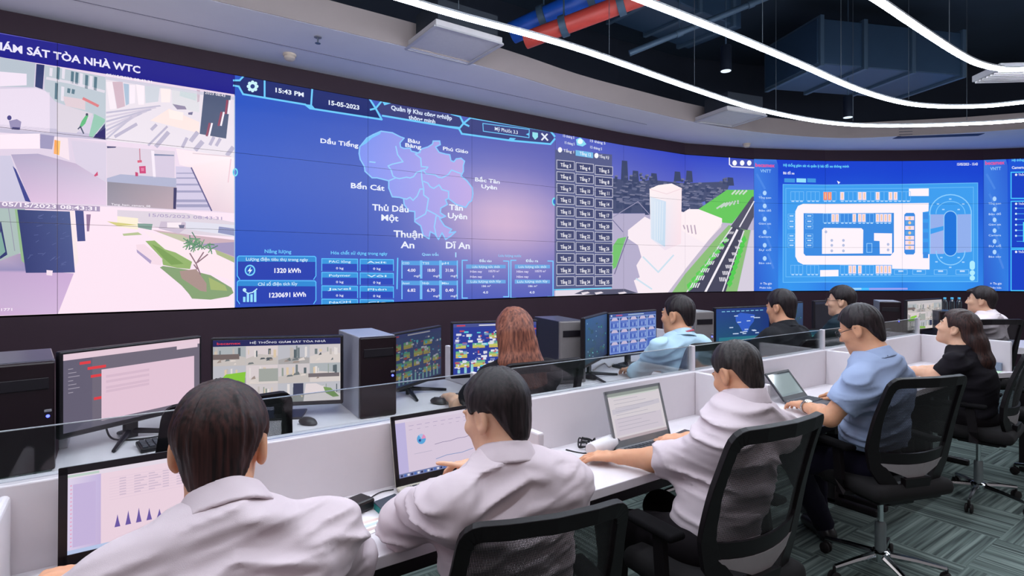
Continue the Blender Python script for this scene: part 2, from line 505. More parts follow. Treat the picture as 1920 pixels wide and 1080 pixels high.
def smoke_detector(p, label):
    root = thing('smoke_detector', label, 'smoke detector', (p.x, p.y, 3.38), 0, 'smoke detectors on the lowered ceiling')
    b = MB(); b.lathe([(0.055, 0), (0.057, -0.012), (0.05, -0.022)], 20); b.build('base', m_cream, root, True)
    c = MB(); c.lathe([(0.045, -0.022), (0.046, -0.04), (0.03, -0.055), (0.012, -0.058)], 20); c.build('sensor_head', m_cream, root, True)
smoke_detector(at(543, 106, 3.36), 'cream smoke detector above the time and date on the map screen')
smoke_detector(at(1400, 272, 3.36), 'small smoke detector above the right end of the building picture')
sp_ = at(596, 74, 3.36)
root = thing('sprinkler', 'small ceiling sprinkler behind the cream smoke detector', 'sprinkler', (sp_.x, sp_.y, 3.38))
b = MB(); b.lathe([(0.03, 0), (0.03, -0.006), (0.012, -0.008)], 14); b.build('escutcheon', m_grey, root, True)
b = MB(); b.tube([(0, 0, -0.006), (0, 0, -0.05)], 0.006, 8); b.lathe([(0.022, -0.05), (0.022, -0.053)], 12); b.build('nozzle', m_wire, root)
# dark outlet in the edge of the lowered ceiling
a0, a1 = at(1680, 249, 3.44), at(1843, 243, 3.44)
root = thing('air_outlet', 'long dark air outlet under the nearest linear light at right', 'air vent', tuple((a0 + a1) / 2), math.atan2(a1.y - a0.y, a1.x - a0.x))
b = MB(); b.box((0, 0.03, 0), ((a1 - a0).length, 0.14, 0.13), 0.004); b.build('casing', mat('navy outlet', (30, 36, 70), 0.6), root)
b = MB()
for k in range(3): b.box((0, -0.042, -0.04 + .04 * k), ((a1 - a0).length * .97, 0.03, 0.006))
b.build('louvre', mat('navy louvre', (36, 44, 84), 0.5), root)

# ------------------------------------------------------------------ services in the dark void
m_duct = mat('dark painted duct', (44, 68, 94), 0.5, 0.2, var=0.12, nscale=3)
m_duct2 = mat('dark painted flange', (66, 88, 110), 0.5, 0.2)
def duct(a, b, wd, h, label, flanges=()):
    a, b = Vector(a), Vector(b); d = b - a; L = math.hypot(d.x, d.y)
    root = thing('air_duct', label, 'air duct', tuple((a + b) / 2), math.atan2(d.y, d.x))
    q = MB(); q.box((0, 0, 0), (L, wd, h), 0.01); q.build('duct_body', m_duct, root)
    for f in flanges:
        q = MB(); q.box((-L / 2 + f * L, 0, 0), (0.05, wd + 0.06, h + 0.06), 0.004); q.build('flange', m_duct2, root)
duct(depth(1480, 60, 6.6), depth(1745, 170, 7.0), 0.9, 0.5, 'big dark rectangular duct between the middle and right linear lights', (0.02, 0.30, 0.62, 0.97))
duct((3.95, 3.95, 4.35), (5.6, 3.95, 4.35), 0.7, 0.4, 'low dark duct behind the long linear light', (0.2, 0.55, 0.9))
def pipe(name, a, b, r, m, label, n=14):
    a, b = Vector(a), Vector(b); c = (a + b) / 2
    root = thing(name, label, 'pipe', tuple(c))
    q = MB(); q.tube([a - c, b - c], r, n); q.build('pipe_run', m, root, True)
    for f in (0.3, 0.72):
        p = a + (b - a) * f - c; t = (b - a).normalized() * 0.03
        q = MB(); q.tube([p - t, p + t], r * 1.25, n); q.tube([p, p + Vector((0, 0, 4.70 - (p + c).z))], 0.008, 6); q.build('pipe_clamp', m_duct2, root, True)
pipe('sprinkler_pipe', depth(985, 76, 5.0), depth(1240, -20, 4.6), 0.075, mat('red pipe paint', (196, 70, 62), 0.4), 'red sprinkler pipe between the two upper linear lights')
pipe('water_pipe', depth(960, 62, 5.3), depth(1170, -34, 4.9), 0.10, mat('blue pipe paint', (24, 84, 190), 0.4), 'blue pipe running beside the red pipe')
pipe('cable_conduit', depth(1180, 100, 5.6), depth(1500, -30, 5.4), 0.03, m_duct2, 'thin dark conduit crossing under the dark slab')
def spot(p, label):
    root = thing('pendant_spotlight', label, 'spotlight', (p.x, p.y, p.z), 0, 'dark cylinder spotlights')
    q = MB(); q.lathe([(0.055, 0.0), (0.055, 0.24), (0.05, 0.25)], 20); q.build('lamp_body', mat('dark lamp metal', (38, 44, 58), 0.35, 0.6), root, True)
    q = MB(); q.lathe([(0.048, -0.004), (0.050, 0.004)], 20); q.build('lens', emit('spot lens', (225, 240, 255), 1.2), root)
    q = MB(); q.tube([(0, 0, .25), (0, 0, 4.70 - p.z)], 0.008, 8); q.build('stem', m_duct2, root)
spot(depth(1361, 133, 5.6), 'dark hanging cylinder spotlight between the linear lights, left of two')
spot(depth(1590, 220, 6.6), 'dark hanging cylinder spotlight behind the bend of the middle light, right of two')
g0 = depth(1912, 142, 4.4)
root = thing('air_grille', 'white louvred grille at the right edge under the farthest linear light', 'air vent', tuple(g0), R(-40))
q = MB(); q.box((0, 0, 0.03), (0.5, 0.3, 0.05), 0.004); q.build('grille_box', m_grey, root)
for k in range(7):
    q = MB(); q.box((0, -0.12 + .04 * k, -0.004), (0.48, 0.018, 0.014)); q.build('slat', m_white, root)

# ================================================================== the display wall
def seam_px(p):
    X = CA * p.x - SA * p.y; Z = SA * p.x + CA * p.y
    return 960 + FOC * X / Z
SPX = [seam_px(p) for p in SEAM]
def wall_st(px, py):
    i = 0
    while i < NCOL - 1 and px > SPX[i + 1]: i += 1
    a = SEAM[i]; d = (SEAM[i + 1] - a).normalized(); n = Vector((d.y, -d.x, 0))
    k = (px - 960.0) / FOC
    r = Vector((CA * k + SA, -SA * k + CA, 0))
    Z = n.dot(a) / n.dot(r); h = r * Z - a
    return (i * PW + h.dot(d), EYE - (py - HORIZ) * Z / FOC)
W = Canvas(wall_st)
def zoom(sc, ox, oy): return lambda *pts: [(ox + x / sc, oy + y / sc) for x, y in pts]
def wt(txt, x0, x1, y, h, col, layer=None, bold=0.012):
    """line of writing on the wall from x0 to x1 (photo columns), baseline y and cap height h at its middle"""
    s0, s1 = wall_st(x0, y)[0], wall_st(x1, y)[0]; xm = (x0 + x1) / 2
    t = wall_st(xm, y)[1]; hh = wall_st(xm, y - h)[1] - t
    wd = glyphs(txt, bold)[1]
    W.text(txt, ((s0 + s1) / 2, t), hh, col, layer, 'c', bold, (s1 - s0) / (wd * hh / 0.70))
def wtz(z, txt, x0, x1, y, h, col, layer=None, bold=0.012):
    (a, b), (c, _) = z((x0, y), (x1, y)); s = z((0, 0), (0, 1)); wt(txt, a, c, b, h * (s[1][1] - s[0][1]), col, layer, bold)
def wfield(x0, x1, top, bot, f, nx=10, ny=6, layer=0):
    """smooth colour field between two photo lines"""
    for i in range(nx):
        for j in range(ny):
            q, c = [], []
            for a, b in ((0, 0), (1, 0), (1, 1), (0, 1)):
                fx, fy = (i + a) / nx, (j + b) / ny; x = x0 + (x1 - x0) * fx
                y = top(x) + (bot(x) - top(x)) * fy
                q.append((x, y)); c.append(f(fx, fy))
            W.poly(q, c, layer)
def mixc(a, b, t): return tuple(a[i] + (b[i] - a[i]) * t for i in range(3))
def line_y(x0, y0, x1, y1): return lambda x: y0 + (y1 - y0) * (x - x0) / (x1 - x0)
rnd = random.Random(3)

# plain blue beyond the picture's edges
for i in (0, NCOL - 1):
    W.layer = 0
    for (s0, s1) in ((i * PW, (i + 1) * PW),):
        c = rgb(40, 80, 190)[:3]
        for t in (((s0, WALL_Z0), (s1, WALL_Z0), (s1, WALL_Z1)), ((s0, WALL_Z0), (s1, WALL_Z1), (s0, WALL_Z1))): W.tri(t, [c] * 3, True)

# ---- security cameras of the building
topA, botA = line_y(0, 60, 440, 135), line_y(0, 594, 440, 578)
XL = -356
hdr = line_y(0, 107, 440, 177)
W.poly([(XL, topA(XL)), (440, topA(440)), (440, hdr(440)), (XL, hdr(XL))], (30, 27, 138), 0)
W.poly([(XL, topA(XL) + 1), (440, topA(440) + 1), (440, topA(440) + 3), (XL, topA(XL) + 3)], (96, 92, 190), 1)
wt('GI\u00c1M S\u00c1T T\u00d2A NH\u00c0 WTC', -21, 263, 113.5, 13.5, (236, 232, 255), 2, 0.03)
W.poly([(XL, hdr(XL)), (440, hdr(440)), (440, botA(440)), (XL, botA(XL))], (238, 218, 236), 0)
m_y = line_y(0, 250, 440, 300); l_y = line_y(0, 378, 440, 400)
z1 = zoom(6, 0, 100)
W.layer = 1
W.poly(z1((-1200, -220), (0, 40), (1190, 270), (1190, 975), (0, 890), (-1200, 800)), (216, 206, 226), 1)
W.poly(z1((0, 45), (400, 110), (380, 380), (0, 375)), (186, 196, 208), 2)
W.poly(z1((0, 205), (300, 230), (300, 360), (0, 372)), (244, 230, 246), 3)
W.poly(z1((0, 400), (400, 390), (560, 440), (560, 900), (0, 850)), [(236, 222, 240)] * 5, 2)
W.poly(z1((410, 118), (500, 130), (480, 405), (395, 375)), (48, 58, 108), 3)
W.poly(z1((500, 130), (1190, 265), (1190, 900), (1050, 700), (620, 540), (500, 410)), (192, 202, 212), 2)
for x, y0, y1, c in ((560, 160, 260, 0), (640, 150, 300, 1), (700, 160, 290, 0), (800, 200, 340, 1), (850, 210, 350, 1), (960, 240, 400, 1), (1060, 260, 420, 1), (620, 330, 520, 1), (690, 370, 540, 0), (760, 390, 450, 1), (810, 400, 460, 1), (900, 220, 380, 0), (1010, 250, 400, 0)):
    W.poly(z1((x, y0), (x + 34, y0 + 8), (x + 26, y1), (x - 6, y1 - 8)), ((92, 122, 138), (232, 226, 238))[c == 0], 3)
W.line(z1((530, 280), (800, 330), (1170, 430)), 5, (226, 220, 232), 3)
W.poly(z1((700, 480), (960, 520), (960, 640), (740, 590)), (226, 206, 214), 3)
W.line(z1((940, 510), (1100, 590)), 5, (222, 128, 132), 4)
W.poly(z1((640, 560), (1050, 680), (860, 900), (640, 880)), (222, 212, 224), 3)
W.poly(z1((1060, 680), (1180, 740), (1180, 770), (1040, 950), (1000, 930)), (150, 200, 178), 3)
W.poly(z1((970, 690), (995, 700), (960, 790), (920, 830), (895, 820), (920, 760)), (96, 186, 124), 4)
W.disc(z1((978, 688))[0], 2.4, 2.6, (60, 70, 90), 5)
W.line(z1((905, 825), (940, 900)), 2.5, (70, 76, 104), 5); W.line(z1((905, 825), (880, 850)), 2.5, (70, 76, 104), 5)
W.poly(z1((1180, 790), (1188, 972), (1050, 950)), (58, 58, 112), 4)
W.disc(z1((105, 725))[0], 4.2, 4.6, (70, 62, 130), 4)
W.poly(z1((100, 760), (190, 740), (240, 770), (225, 860), (120, 850)), (150, 140, 180), 3)
W.poly(z1((140, 830), (225, 835), (220, 862), (130, 855)), (54, 48, 110), 4)
W.poly(z1((0, 800), (640, 850), (1190, 930), (1190, 975), (0, 890)), (198, 190, 214), 2)
# corridor with striped floor
z2 = zoom(6.752, 190, 140)
W.poly(z2((50, 20), (1680, 280), (1680, 1060), (950, 925), (50, 830)), (238, 228, 238), 1)
W.poly(z2((50, 20), (1680, 280), (1680, 320), (50, 60)), (214, 210, 226), 2)
for q, c in ((((60, 90), (140, 90), (190, 430), (110, 440)), (250, 238, 246)), (((140, 90), (270, 90), (300, 400), (200, 430)), (214, 186, 200)),
             (((280, 110), (350, 120), (350, 370), (310, 390)), (176, 196, 218)), (((355, 130), (430, 130), (425, 360), (360, 370)), (252, 240, 250)),
             (((440, 120), (545, 140), (540, 380), (470, 380)), (255, 242, 250)), (((550, 140), (740, 150), (720, 340), (560, 360)), (212, 216, 226)),
             (((750, 170), (880, 180), (870, 350), (760, 350)), (255, 240, 240)), (((890, 170), (1240, 220), (1240, 480), (900, 400)), (228, 226, 232)),
             (((1000, 190), (1210, 240), (1200, 330), (990, 270)), (200, 216, 220)), (((1210, 190), (1250, 200), (1240, 340), (1215, 350)), (200, 170, 190))):
    W.poly(z2(*q), c, 2)
for k in range(7):
    y = 470 + k * 56
    W.poly(z2((60, y), (740 - 60 * k, 385 + 22 * k), (760 - 60 * k, 400 + 24 * k), (60, y + 24)), ((196, 190, 212), (214, 204, 222))[k % 2], 2)
for a, b_, w_ in (((840, 740), (700, 900), 8), ((440, 630), (180, 780), 6), ((1080, 810), (1030, 910), 6), ((690, 640), (640, 690), 6), ((1210, 740), (1140, 830), 8), ((1270, 860), (1200, 940), 9), ((1420, 800), (1380, 880), 6), ((1500, 820), (1460, 890), 6), ((1660, 930), (1600, 1010), 8), ((830, 660), (600, 890), 4)):
    W.line(z2(a, b_), w_, (190, 182, 206), 3)
W.poly(z2((620, 580), (860, 430), (1240, 600), (1240, 740)), (255, 232, 228), 2)
W.poly(z2((850, 440), (1040, 480), (1030, 580), (860, 550)), (255, 240, 236), 3)
W.poly(z2((900, 370), (1060, 400), (1080, 440), (960, 440)), (150, 140, 168), 3); W.poly(z2((1100, 480), (1160, 470), (1150, 510), (1100, 505)), (120, 116, 150), 3)
W.poly(z2((1300, 210), (1640, 265), (1580, 810), (1245, 750)), (82, 92, 122), 3)
for a, b_ in (((1625, 330), (1605, 490)), ((1550, 480), (1515, 640)), ((1400, 620), (1365, 770))):
    W.line(z2((a[0] - 30, a[1]), (b_[0] - 30, b_[1])), 4, (150, 76, 100), 4); W.line(z2(a, b_), 3.4, (250, 240, 250), 5)
wtz(z2, '2023 08:43', 1310, 1570, 262, 30, (235, 230, 240), 5)
wtz(z2, '05/15/2023 08:43:31', 60, 640, 60, 30, (250, 246, 252), 5); 
# ramp room
z3 = zoom(6.75, 0, 240)
W.poly(z3((-1200, -80), (0, 75), (510, 80), (1345, 180), (1345, 985), (0, 930), (-1200, 880)), [(224, 208, 228)] * 7, 2)
W.poly(z3((0, 80), (510, 70), (505, 260), (0, 265)), (255, 234, 246), 3)
W.poly(z3((500, 75), (690, 100), (660, 270), (510, 255)), (156, 148, 186), 3)
W.poly(z3((680, 110), (860, 130), (880, 410), (690, 330)), (246, 226, 236), 3)
W.poly(z3((690, 150), (765, 165), (750, 345), (680, 325)), [(255, 150, 60), (255, 214, 130), (255, 196, 110), (255, 170, 96)], 4)
W.poly(z3((140, 335), (480, 325), (960, 450), (1345, 690), (1345, 975), (390, 940)), [(176, 164, 196), (178, 166, 198), (198, 178, 206), (216, 198, 222), (232, 206, 232), (222, 192, 222)], 3)
W.poly(z3((0, 350), (135, 350), (330, 930), (0, 930)), (206, 200, 224), 3)
W.poly(z3((900, 160), (1345, 200), (1345, 690), (960, 450)), (218, 206, 226), 3)
W.poly(z3((160, 480), (200, 520), (390, 940), (320, 925)), (58, 62, 140), 4)
W.poly(z3((1190, 600), (1235, 550), (1240, 600), (1200, 615)), (206, 66, 112), 4)
W.poly(z3((1210, 80), (1335, 0), (1335, 140), (1180, 125)), (58, 50, 110), 4)
# store room with stairs
z4 = zoom(6.75, 190, 260)
W.poly(z4((65, 90), (930, 160), (930, 900), (75, 850)), (222, 208, 224), 2)
W.poly(z4((70, 95), (190, 100), (180, 115), (75, 120)), (70, 64, 110), 4)
W.line(z4((485, 130), (490, 280)), 2, (196, 130, 150), 3)
W.poly(z4((455, 275), (510, 270), (515, 300), (460, 305)), (216, 92, 120), 4); W.poly(z4((478, 350), (560, 345), (565, 440), (485, 440)), (206, 58, 116), 4)
W.poly(z4((500, 370), (540, 370), (540, 410), (505, 410)), (226, 120, 160), 5); W.poly(z4((430, 420), (465, 430), (465, 475), (430, 475)), (196, 60, 110), 4)
W.poly(z4((630, 150), (670, 155), (690, 490), (655, 500)), (246, 234, 246), 3); W.poly(z4((670, 190), (920, 205), (925, 490), (690, 490)), (214, 200, 222), 3)
W.poly(z4((670, 192), (920, 205), (920, 220), (670, 215)), (128, 136, 168), 4)
W.poly(z4((70, 500), (240, 450), (950, 500), (950, 620), (70, 545)), (176, 178, 206), 3)
W.poly(z4((75, 545), (950, 615), (945, 895), (75, 845)), [(140, 136, 150), (176, 158, 170), (192, 168, 178), (158, 150, 166)], 4)
W.poly(z4((915, 620), (955, 622), (945, 890), (910, 888)), (52, 46, 96), 5)
wtz(z4, 'Tang_ham_camera_08', 125, 620, 855, 26, (244, 236, 246), 6)
W.poly(z4((940, 350), (1140, 360), (1400, 910), (950, 900)), (212, 202, 228), 3)
for y, x1 in ((430, 1170), (490, 1195), (570, 1230), (655, 1275), (770, 1330), (830, 1360)):
    W.poly(z4((950, y), (x1, y), (x1 + 6, y + 12 + (y - 400) * .06), (950, y + 12 + (y - 400) * .06)), (162, 158, 192), 4)
W.poly(z4((945, 125), (1680, 240), (1680, 945), (1405, 910), (1140, 370), (990, 330)), [(255, 232, 240), (255, 240, 244), (238, 214, 224), (232, 208, 220), (255, 228, 234), (255, 232, 240)], 3)
W.line(z4((1140, 370), (1395, 910)), 2.6, (98, 90, 140), 5)
W.line(z4((1160, 185), (1640, 225)), 2, (226, 206, 216), 4); W.line(z4((1640, 260), (1605, 550)), 2, (236, 200, 212), 4)
# forecourt
z5 = zoom(4.696, 0, 370); z6 = zoom(5.143, 220, 380)
W.poly([(XL, l_y(XL)), (440, l_y(440)), (440, botA(440)), (XL, botA(XL))], (253, 230, 244), 5)
W.poly(z5((-1500, 30), (0, 40), (220, 100), (230, 470), (0, 560), (-1500, 700)), (172, 190, 186), 6)
W.poly(z5((-1500, 640), (0, 540), (225, 480), (240, 640), (650, 670), (510, 1025), (0, 1040), (-1500, 1090)), [(176, 160, 190), (186, 166, 196), (170, 150, 180), (150, 142, 186), (204, 172, 214), (212, 184, 220), (206, 172, 212), (200, 170, 210)], 6)
W.poly(z5((0, 220), (10, 215), (65, 505), (0, 545)), (46, 52, 110), 7)
W.poly(z5((0, 320), (8, 300), (48, 480), (0, 520)), (130, 170, 160), 8)
W.poly(z5((130, 105), (170, 105), (215, 580), (190, 560)), (150, 186, 140), 7)
W.line(z5((70, 60), (130, 470)), 1.5, (150, 150, 168), 7)
W.poly(z5((152, 108), (615, 125), (660, 662), (228, 665)), [(46, 56, 112), (74, 88, 140), (74, 84, 140), (52, 60, 116)], 8)
for k in range(26):
    x, y = rnd.uniform(230, 590), rnd.uniform(150, 600); W.line(z5((x, y), (x + rnd.uniform(10, 50), y - rnd.uniform(0, 25))), 0.9, (92, 102, 156), 9)
W.poly(z5((612, 120), (650, 110), (690, 560), (660, 620)), (250, 232, 234), 7)
W.poly(z5((660, 115), (735, 120), (752, 385), (682, 388)), (68, 74, 134), 8); W.poly(z5((760, 150), (800, 150), (785, 300), (765, 300)), (150, 120, 156), 8)
W.poly(z5((410, 640), (465, 645), (460, 690), (410, 685)), (248, 226, 240), 9)
W.poly(z5((0, 40), (880, 80), (880, 125), (0, 95)), (168, 150, 184), 7)
wtz(z5, '05/15/2023 08:43:31', 15, 850, 96, 34, (250, 240, 250), 10, 0.02)
wtz(z5, '1771', 0, 108, 1000, 24, (250, 240, 250), 10)
W.poly(z6((0, 70), (660, 100), (1130, 190), (1130, 330), (600, 300), (0, 130)), (224, 212, 224), 7)
W.poly(z6((0, 130), (200, 150), (200, 260), (0, 230)), (252, 240, 216), 8)
W.poly(z6((-100, 180), (20, 200), (200, 215), (0, 225)), (214, 206, 130), 9); W.poly(z6((50, 300), (200, 285), (240, 310), (60, 320)), (186, 196, 150), 9)
W.poly(z6((195, 200), (340, 205), (330, 265), (200, 240)), (130, 160, 150), 9)
W.poly(z6((420, 180), (660, 190), (660, 250), (590, 300), (400, 250)), (206, 190, 210), 9); W.poly(z6((480, 190), (620, 190), (600, 250), (480, 240)), (250, 236, 244), 10)
W.poly(z6((590, 215), (650, 215), (640, 245), (600, 245)), (110, 110, 140), 11)
W.poly(z6((650, 180), (1130, 215), (1130, 330), (960, 300), (640, 250)), (226, 224, 238), 8); W.poly(z6((980, 230), (1130, 250), (1130, 320), (970, 290)), (146, 150, 190), 9)
W.poly(z6((330, 260), (700, 310), (1130, 360), (1130, 560), (960, 460), (600, 360)), (206, 176, 186), 8)
W.poly(z6((800, 400), (1130, 380), (1130, 520), (960, 460)), (164, 152, 190), 9); W.poly(z6((380, 280), (620, 310), (700, 350), (640, 380)), (196, 196, 168), 9); W.poly(z6((940, 450), (1130, 530), (1130, 580), (960, 500)), (176, 186, 140), 10)
W.poly(z6((240, 260), (640, 380), (960, 500), (1130, 600), (1130, 760), (800, 640), (420, 430)), (254, 232, 240), 9)
W.poly(z6((270, 370), (360, 365), (460, 450), (560, 480), (720, 570), (700, 640), (580, 630), (440, 600), (430, 540)), (150, 180, 110), 10)
W.poly(z6((330, 400), (420, 440), (540, 520), (640, 590), (520, 600), (450, 540)), (126, 160, 88), 11)
W.poly(z6((410, 625), (440, 610), (700, 650), (900, 700), (1100, 820), (1120, 870), (1070, 905), (900, 935), (720, 925), (690, 880), (620, 800)), (136, 162, 118), 10)
W.poly(z6((600, 660), (760, 640), (860, 780), (860, 860), (800, 850), (620, 730)), (172, 146, 140), 11)
W.poly(z6((880, 720), (1040, 800), (1060, 850), (900, 840)), (166, 182, 116), 11)
W.poly(z6((180, 405), (260, 400), (440, 545), (420, 605), (330, 590), (190, 460)), (246, 220, 232), 10); W.poly(z6((185, 450), (330, 560), (320, 590), (190, 480)), (176, 160, 200), 11)
for a, b_ in (((800, 690), (760, 590)), ((760, 590), (700, 490)), ((765, 580), (830, 480)), ((775, 575), (870, 500)), ((770, 640), (740, 600))): W.line(z6(a, b_), 2.4, (146, 116, 128), 11)
for k in range(60):
    cx, cy = rnd.choice(((700, 390), (740, 420), (810, 420), (880, 400), (900, 450), (760, 350))); a = rnd.uniform(0, 6.28); L = rnd.uniform(30, 80)
    W.line(z6((cx, cy), (cx + math.cos(a) * L, cy + abs(math.sin(a)) * L * (1 if rnd.random() < .6 else -1))), 2.0, rnd.choice(((104, 150, 118), (128, 168, 130), (92, 132, 112))), 12)
wtz(z6, '15/05/2023 08:43:31', 285, 1010, 150, 30, (176, 160, 196), 12)
W.line([(440, 180), (440, 575)], 1.6, (190, 220, 255), 12)

# ---- industrial estate map
topB, botB = line_y(440, 135, 1042, 246), line_y(440, 577, 1042, 557)
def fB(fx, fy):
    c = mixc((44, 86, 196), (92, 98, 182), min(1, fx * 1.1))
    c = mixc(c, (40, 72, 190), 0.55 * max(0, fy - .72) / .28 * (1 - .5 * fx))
    g = math.exp(-(((fx - .84) / .24) ** 2 + ((fy - .56) / .27) ** 2))  # pinkish glare on the screen, painted into the picture colours
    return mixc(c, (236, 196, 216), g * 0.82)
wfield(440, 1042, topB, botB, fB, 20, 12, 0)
z7 = zoom(3.097, 430, 120)
NAVY, CY = (30, 42, 110), (112, 204, 255)
W.poly(z7((25, 95), (60, 95), (85, 68), (480, 135), (810, 195), (850, 258), (885, 322), (470, 258), (440, 235), (80, 175), (55, 130), (25, 125)), NAVY, 1)
W.poly(z7((850, 258), (885, 215), (1340, 305), (1360, 345), (1335, 375), (890, 300)), (58, 62, 122), 1)
W.poly(z7((1360, 345), (1400, 312), (1865, 390), (1885, 430), (1865, 465), (1640, 445), (1350, 405), (1335, 378)), (62, 68, 128), 1)
for p in (((25, 95), (60, 95), (85, 68), (480, 135), (810, 195), (850, 258), (885, 322), (470, 258), (440, 235), (80, 175), (55, 130), (25, 125)), ((205, 95), (205, 190)), ((482, 140), (475, 238)),
          ((850, 258), (885, 215), (940, 222)), ((890, 300), (1335, 375), (1360, 345)), ((1290, 290), (1340, 305), (1360, 345)), ((820, 265), (850, 258)),
          ((1360, 345), (1400, 312), (1865, 390), (1890, 420)), ((1335, 378), (1350, 405), (1640, 445), (1865, 465), (1890, 435)), ((1360, 345), (1390, 360))):
    W.line(z7(*p), 3.4, CY, 3)
W.poly(z7((430, 232), (480, 238), (500, 262), (460, 258)), CY, 3); W.poly(z7((885, 212), (960, 222), (900, 240)), CY, 3); W.poly(z7((1240, 355), (1335, 365), (1340, 378), (1230, 362)), CY, 3); W.poly(z7((1630, 428), (1665, 432), (1640, 450), (1615, 446)), CY, 3)
g = z7((135, 130))[0]
for k in range(8): W.disc((g[0] + 8 * math.cos(k * .785), g[1] + 8 * math.sin(k * .785)), 3.2, 3.2, (206, 244, 255), 4, 8)
W.disc(g, 8.5, 8.5, (206, 244, 255), 5, 18); W.disc(g, 4.2, 4.2, (40, 60, 130), 6, 14)
wtz(z7, '15:43 PM', 260, 432, 176, 25, (232, 240, 255), 4, 0.03)
wtz(z7, '15-05-2023', 570, 755, 250, 25, (232, 240, 255), 4, 0.03)
wtz(z7, 'Qu\u1ea3n l\u00fd Khu c\u00f4ng nghi\u1ec7p', 938, 1293, 295, 24, (220, 232, 255), 4, 0.03)
wtz(z7, 'th\u00f4ng minh', 1042, 1196, 332, 22, (220, 232, 255), 4, 0.03)
W.frame(z7((1472, 345), (1742, 380), (1740, 428), (1475, 390)), 1.4, CY, 4)
wtz(z7, 'M\u1ef9 Ph\u01b0\u1edbc 3.3', 1540, 1675, 396, 20, (226, 236, 255), 5)
W.poly(z7((1722, 408), (1740, 400), (1738, 416)), CY, 5)
W.poly(z7((1760, 395), (1792, 400), (1792, 425), (1775, 440), (1760, 420)), (150, 226, 240), 4)
W.line(z7((1815, 405), (1848, 442)), 3, (230, 236, 250), 4); W.line(z7((1845, 408), (1815, 440)), 3, (230, 236, 250), 4)
zm = zoom(4.5, 660, 230)
OUT = ((65, 205), (125, 130), (180, 100), (245, 72), (340, 85), (410, 120), (440, 130), (405, 170), (410, 205), (440, 218), (490, 215), (500, 240), (560, 255), (590, 220), (640, 205), (680, 180), (685, 155), (740, 155), (745, 185), (705, 205), (735, 250), (790, 265), (825, 270), (835, 320), (860, 330), (880, 305), (920, 300), (950, 325), (940, 360), (940, 410), (920, 450), (970, 490), (1015, 550), (1020, 600), (1010, 660), (990, 670), (960, 715), (880, 690), (815, 640), (790, 650), (805, 690), (750, 720), (745, 760), (790, 790), (740, 810), (780, 870), (840, 900), (820, 930), (875, 920), (830, 960), (790, 985), (760, 930), (730, 985), (700, 940), (660, 920), (650, 980), (600, 950), (580, 870), (530, 835), (530, 750), (480, 745), (440, 690), (435, 640), (400, 630), (340, 625), (310, 550), (310, 490), (210, 465), (170, 465), (110, 410), (105, 370), (70, 310), (60, 260))
W.poly(zm(*OUT), [mixc((126, 146, 240), (192, 168, 226), min(1, max(0, (x - 100) / 900))) for x, y in OUT], 2)
W.line(zm(*OUT), 2.4, (140, 200, 255), 3, True)
for p in (((370, 200), (385, 270), (430, 330), (340, 350), (305, 365), (330, 400), (345, 450), (370, 465)), ((370, 465), (400, 472), (460, 460), (490, 466), (520, 455), (545, 420), (600, 400), (625, 395), (640, 375), (585, 370), (580, 300), (535, 265), (575, 250)),
          ((310, 490), (370, 465)), ((600, 400), (625, 430), (700, 440), (730, 460), (760, 465), (810, 440), (840, 400), (920, 430)),
          ((585, 400), (590, 480), (605, 560), (575, 560), (550, 620), (515, 655), (490, 630), (460, 645), (435, 640)), ((605, 495), (640, 510), (660, 540), (690, 555), (735, 525), (760, 565), (815, 580), (815, 630)),
          ((605, 560), (605, 610), (645, 640), (630, 735), (620, 770), (530, 820)), ((630, 735), (700, 770), (745, 800)), ((710, 790), (695, 880), (710, 950)), ((150, 330), (195, 335))):
    W.line(zm(*p), 2.4, (150, 204, 255), 3)
W.poly(zm((65, 205), (125, 130), (245, 72), (240, 95), (170, 130), (120, 175)), (120, 196, 252), 3)
for txt, x0, x1, y, h in (('D\u1ea7u Ti\u1ebfng', 600, 672, 272, 8), ('B\u00e0u', 764, 787, 268, 7), ('B\u00e0ng', 759, 790, 277, 7), ('Ph\u00fa Gi\u00e1o', 830, 878, 284.5, 6.5), ('B\u1ebfn C\u00e1t', 657, 721, 355, 9.5),
                          ('B\u1eafc T\u00e2n', 890, 937, 342, 7), ('Uy\u00ean', 902, 932, 354, 7), ('Th\u1ee7 D\u1ea7u', 698, 766, 396, 11), ('M\u1ed9t', 714, 747, 414, 11), ('T\u00e2n', 842, 868, 394, 10), ('Uy\u00ean', 839, 876, 410, 10),
                          ('Thu\u1eadn', 738, 793, 445, 12), ('An', 752, 777, 465, 12), ('D\u0129 An', 835, 881, 466, 12)):
    wt(txt, x0, x1, y, h, (236, 240, 255), 4, 0.025)
zb = zoom(3.097, 430, 430)
PT = (214, 238, 255)
for y0, y1, t1, t2 in ((155, 290, 'L\u01b0\u1ee3ng \u0111i\u1ec7n ti\u00eau th\u1ee5 trong ng\u00e0y', '1320 kWh'), (297, 432, 'Ch\u1ec9 s\u1ed1 \u0111i\u1ec7n t\u00edch l\u0169y', '1230691 kWh')):
    W.poly(zb((45, y0), (503, y0 + 2), (503, y1), (45, y1)), (36, 62, 176), 1)
    W.poly(zb((45, y0), (503, y0 + 2), (503, y0 + 34), (45, y0 + 32)), (46, 138, 214), 2)
    W.line(zb((60, y1), (46, y1 - 20), (46, y0 + 10), (56, y0), (495, y0 + 2), (503, y0 + 10), (503, y1 - 20), (490, y1)), 1.8, (92, 190, 255), 3)
wtz(zb, 'N\u0103ng l\u01b0\u1ee3ng', 203, 360, 138, 20, CY, 4, 0.02)
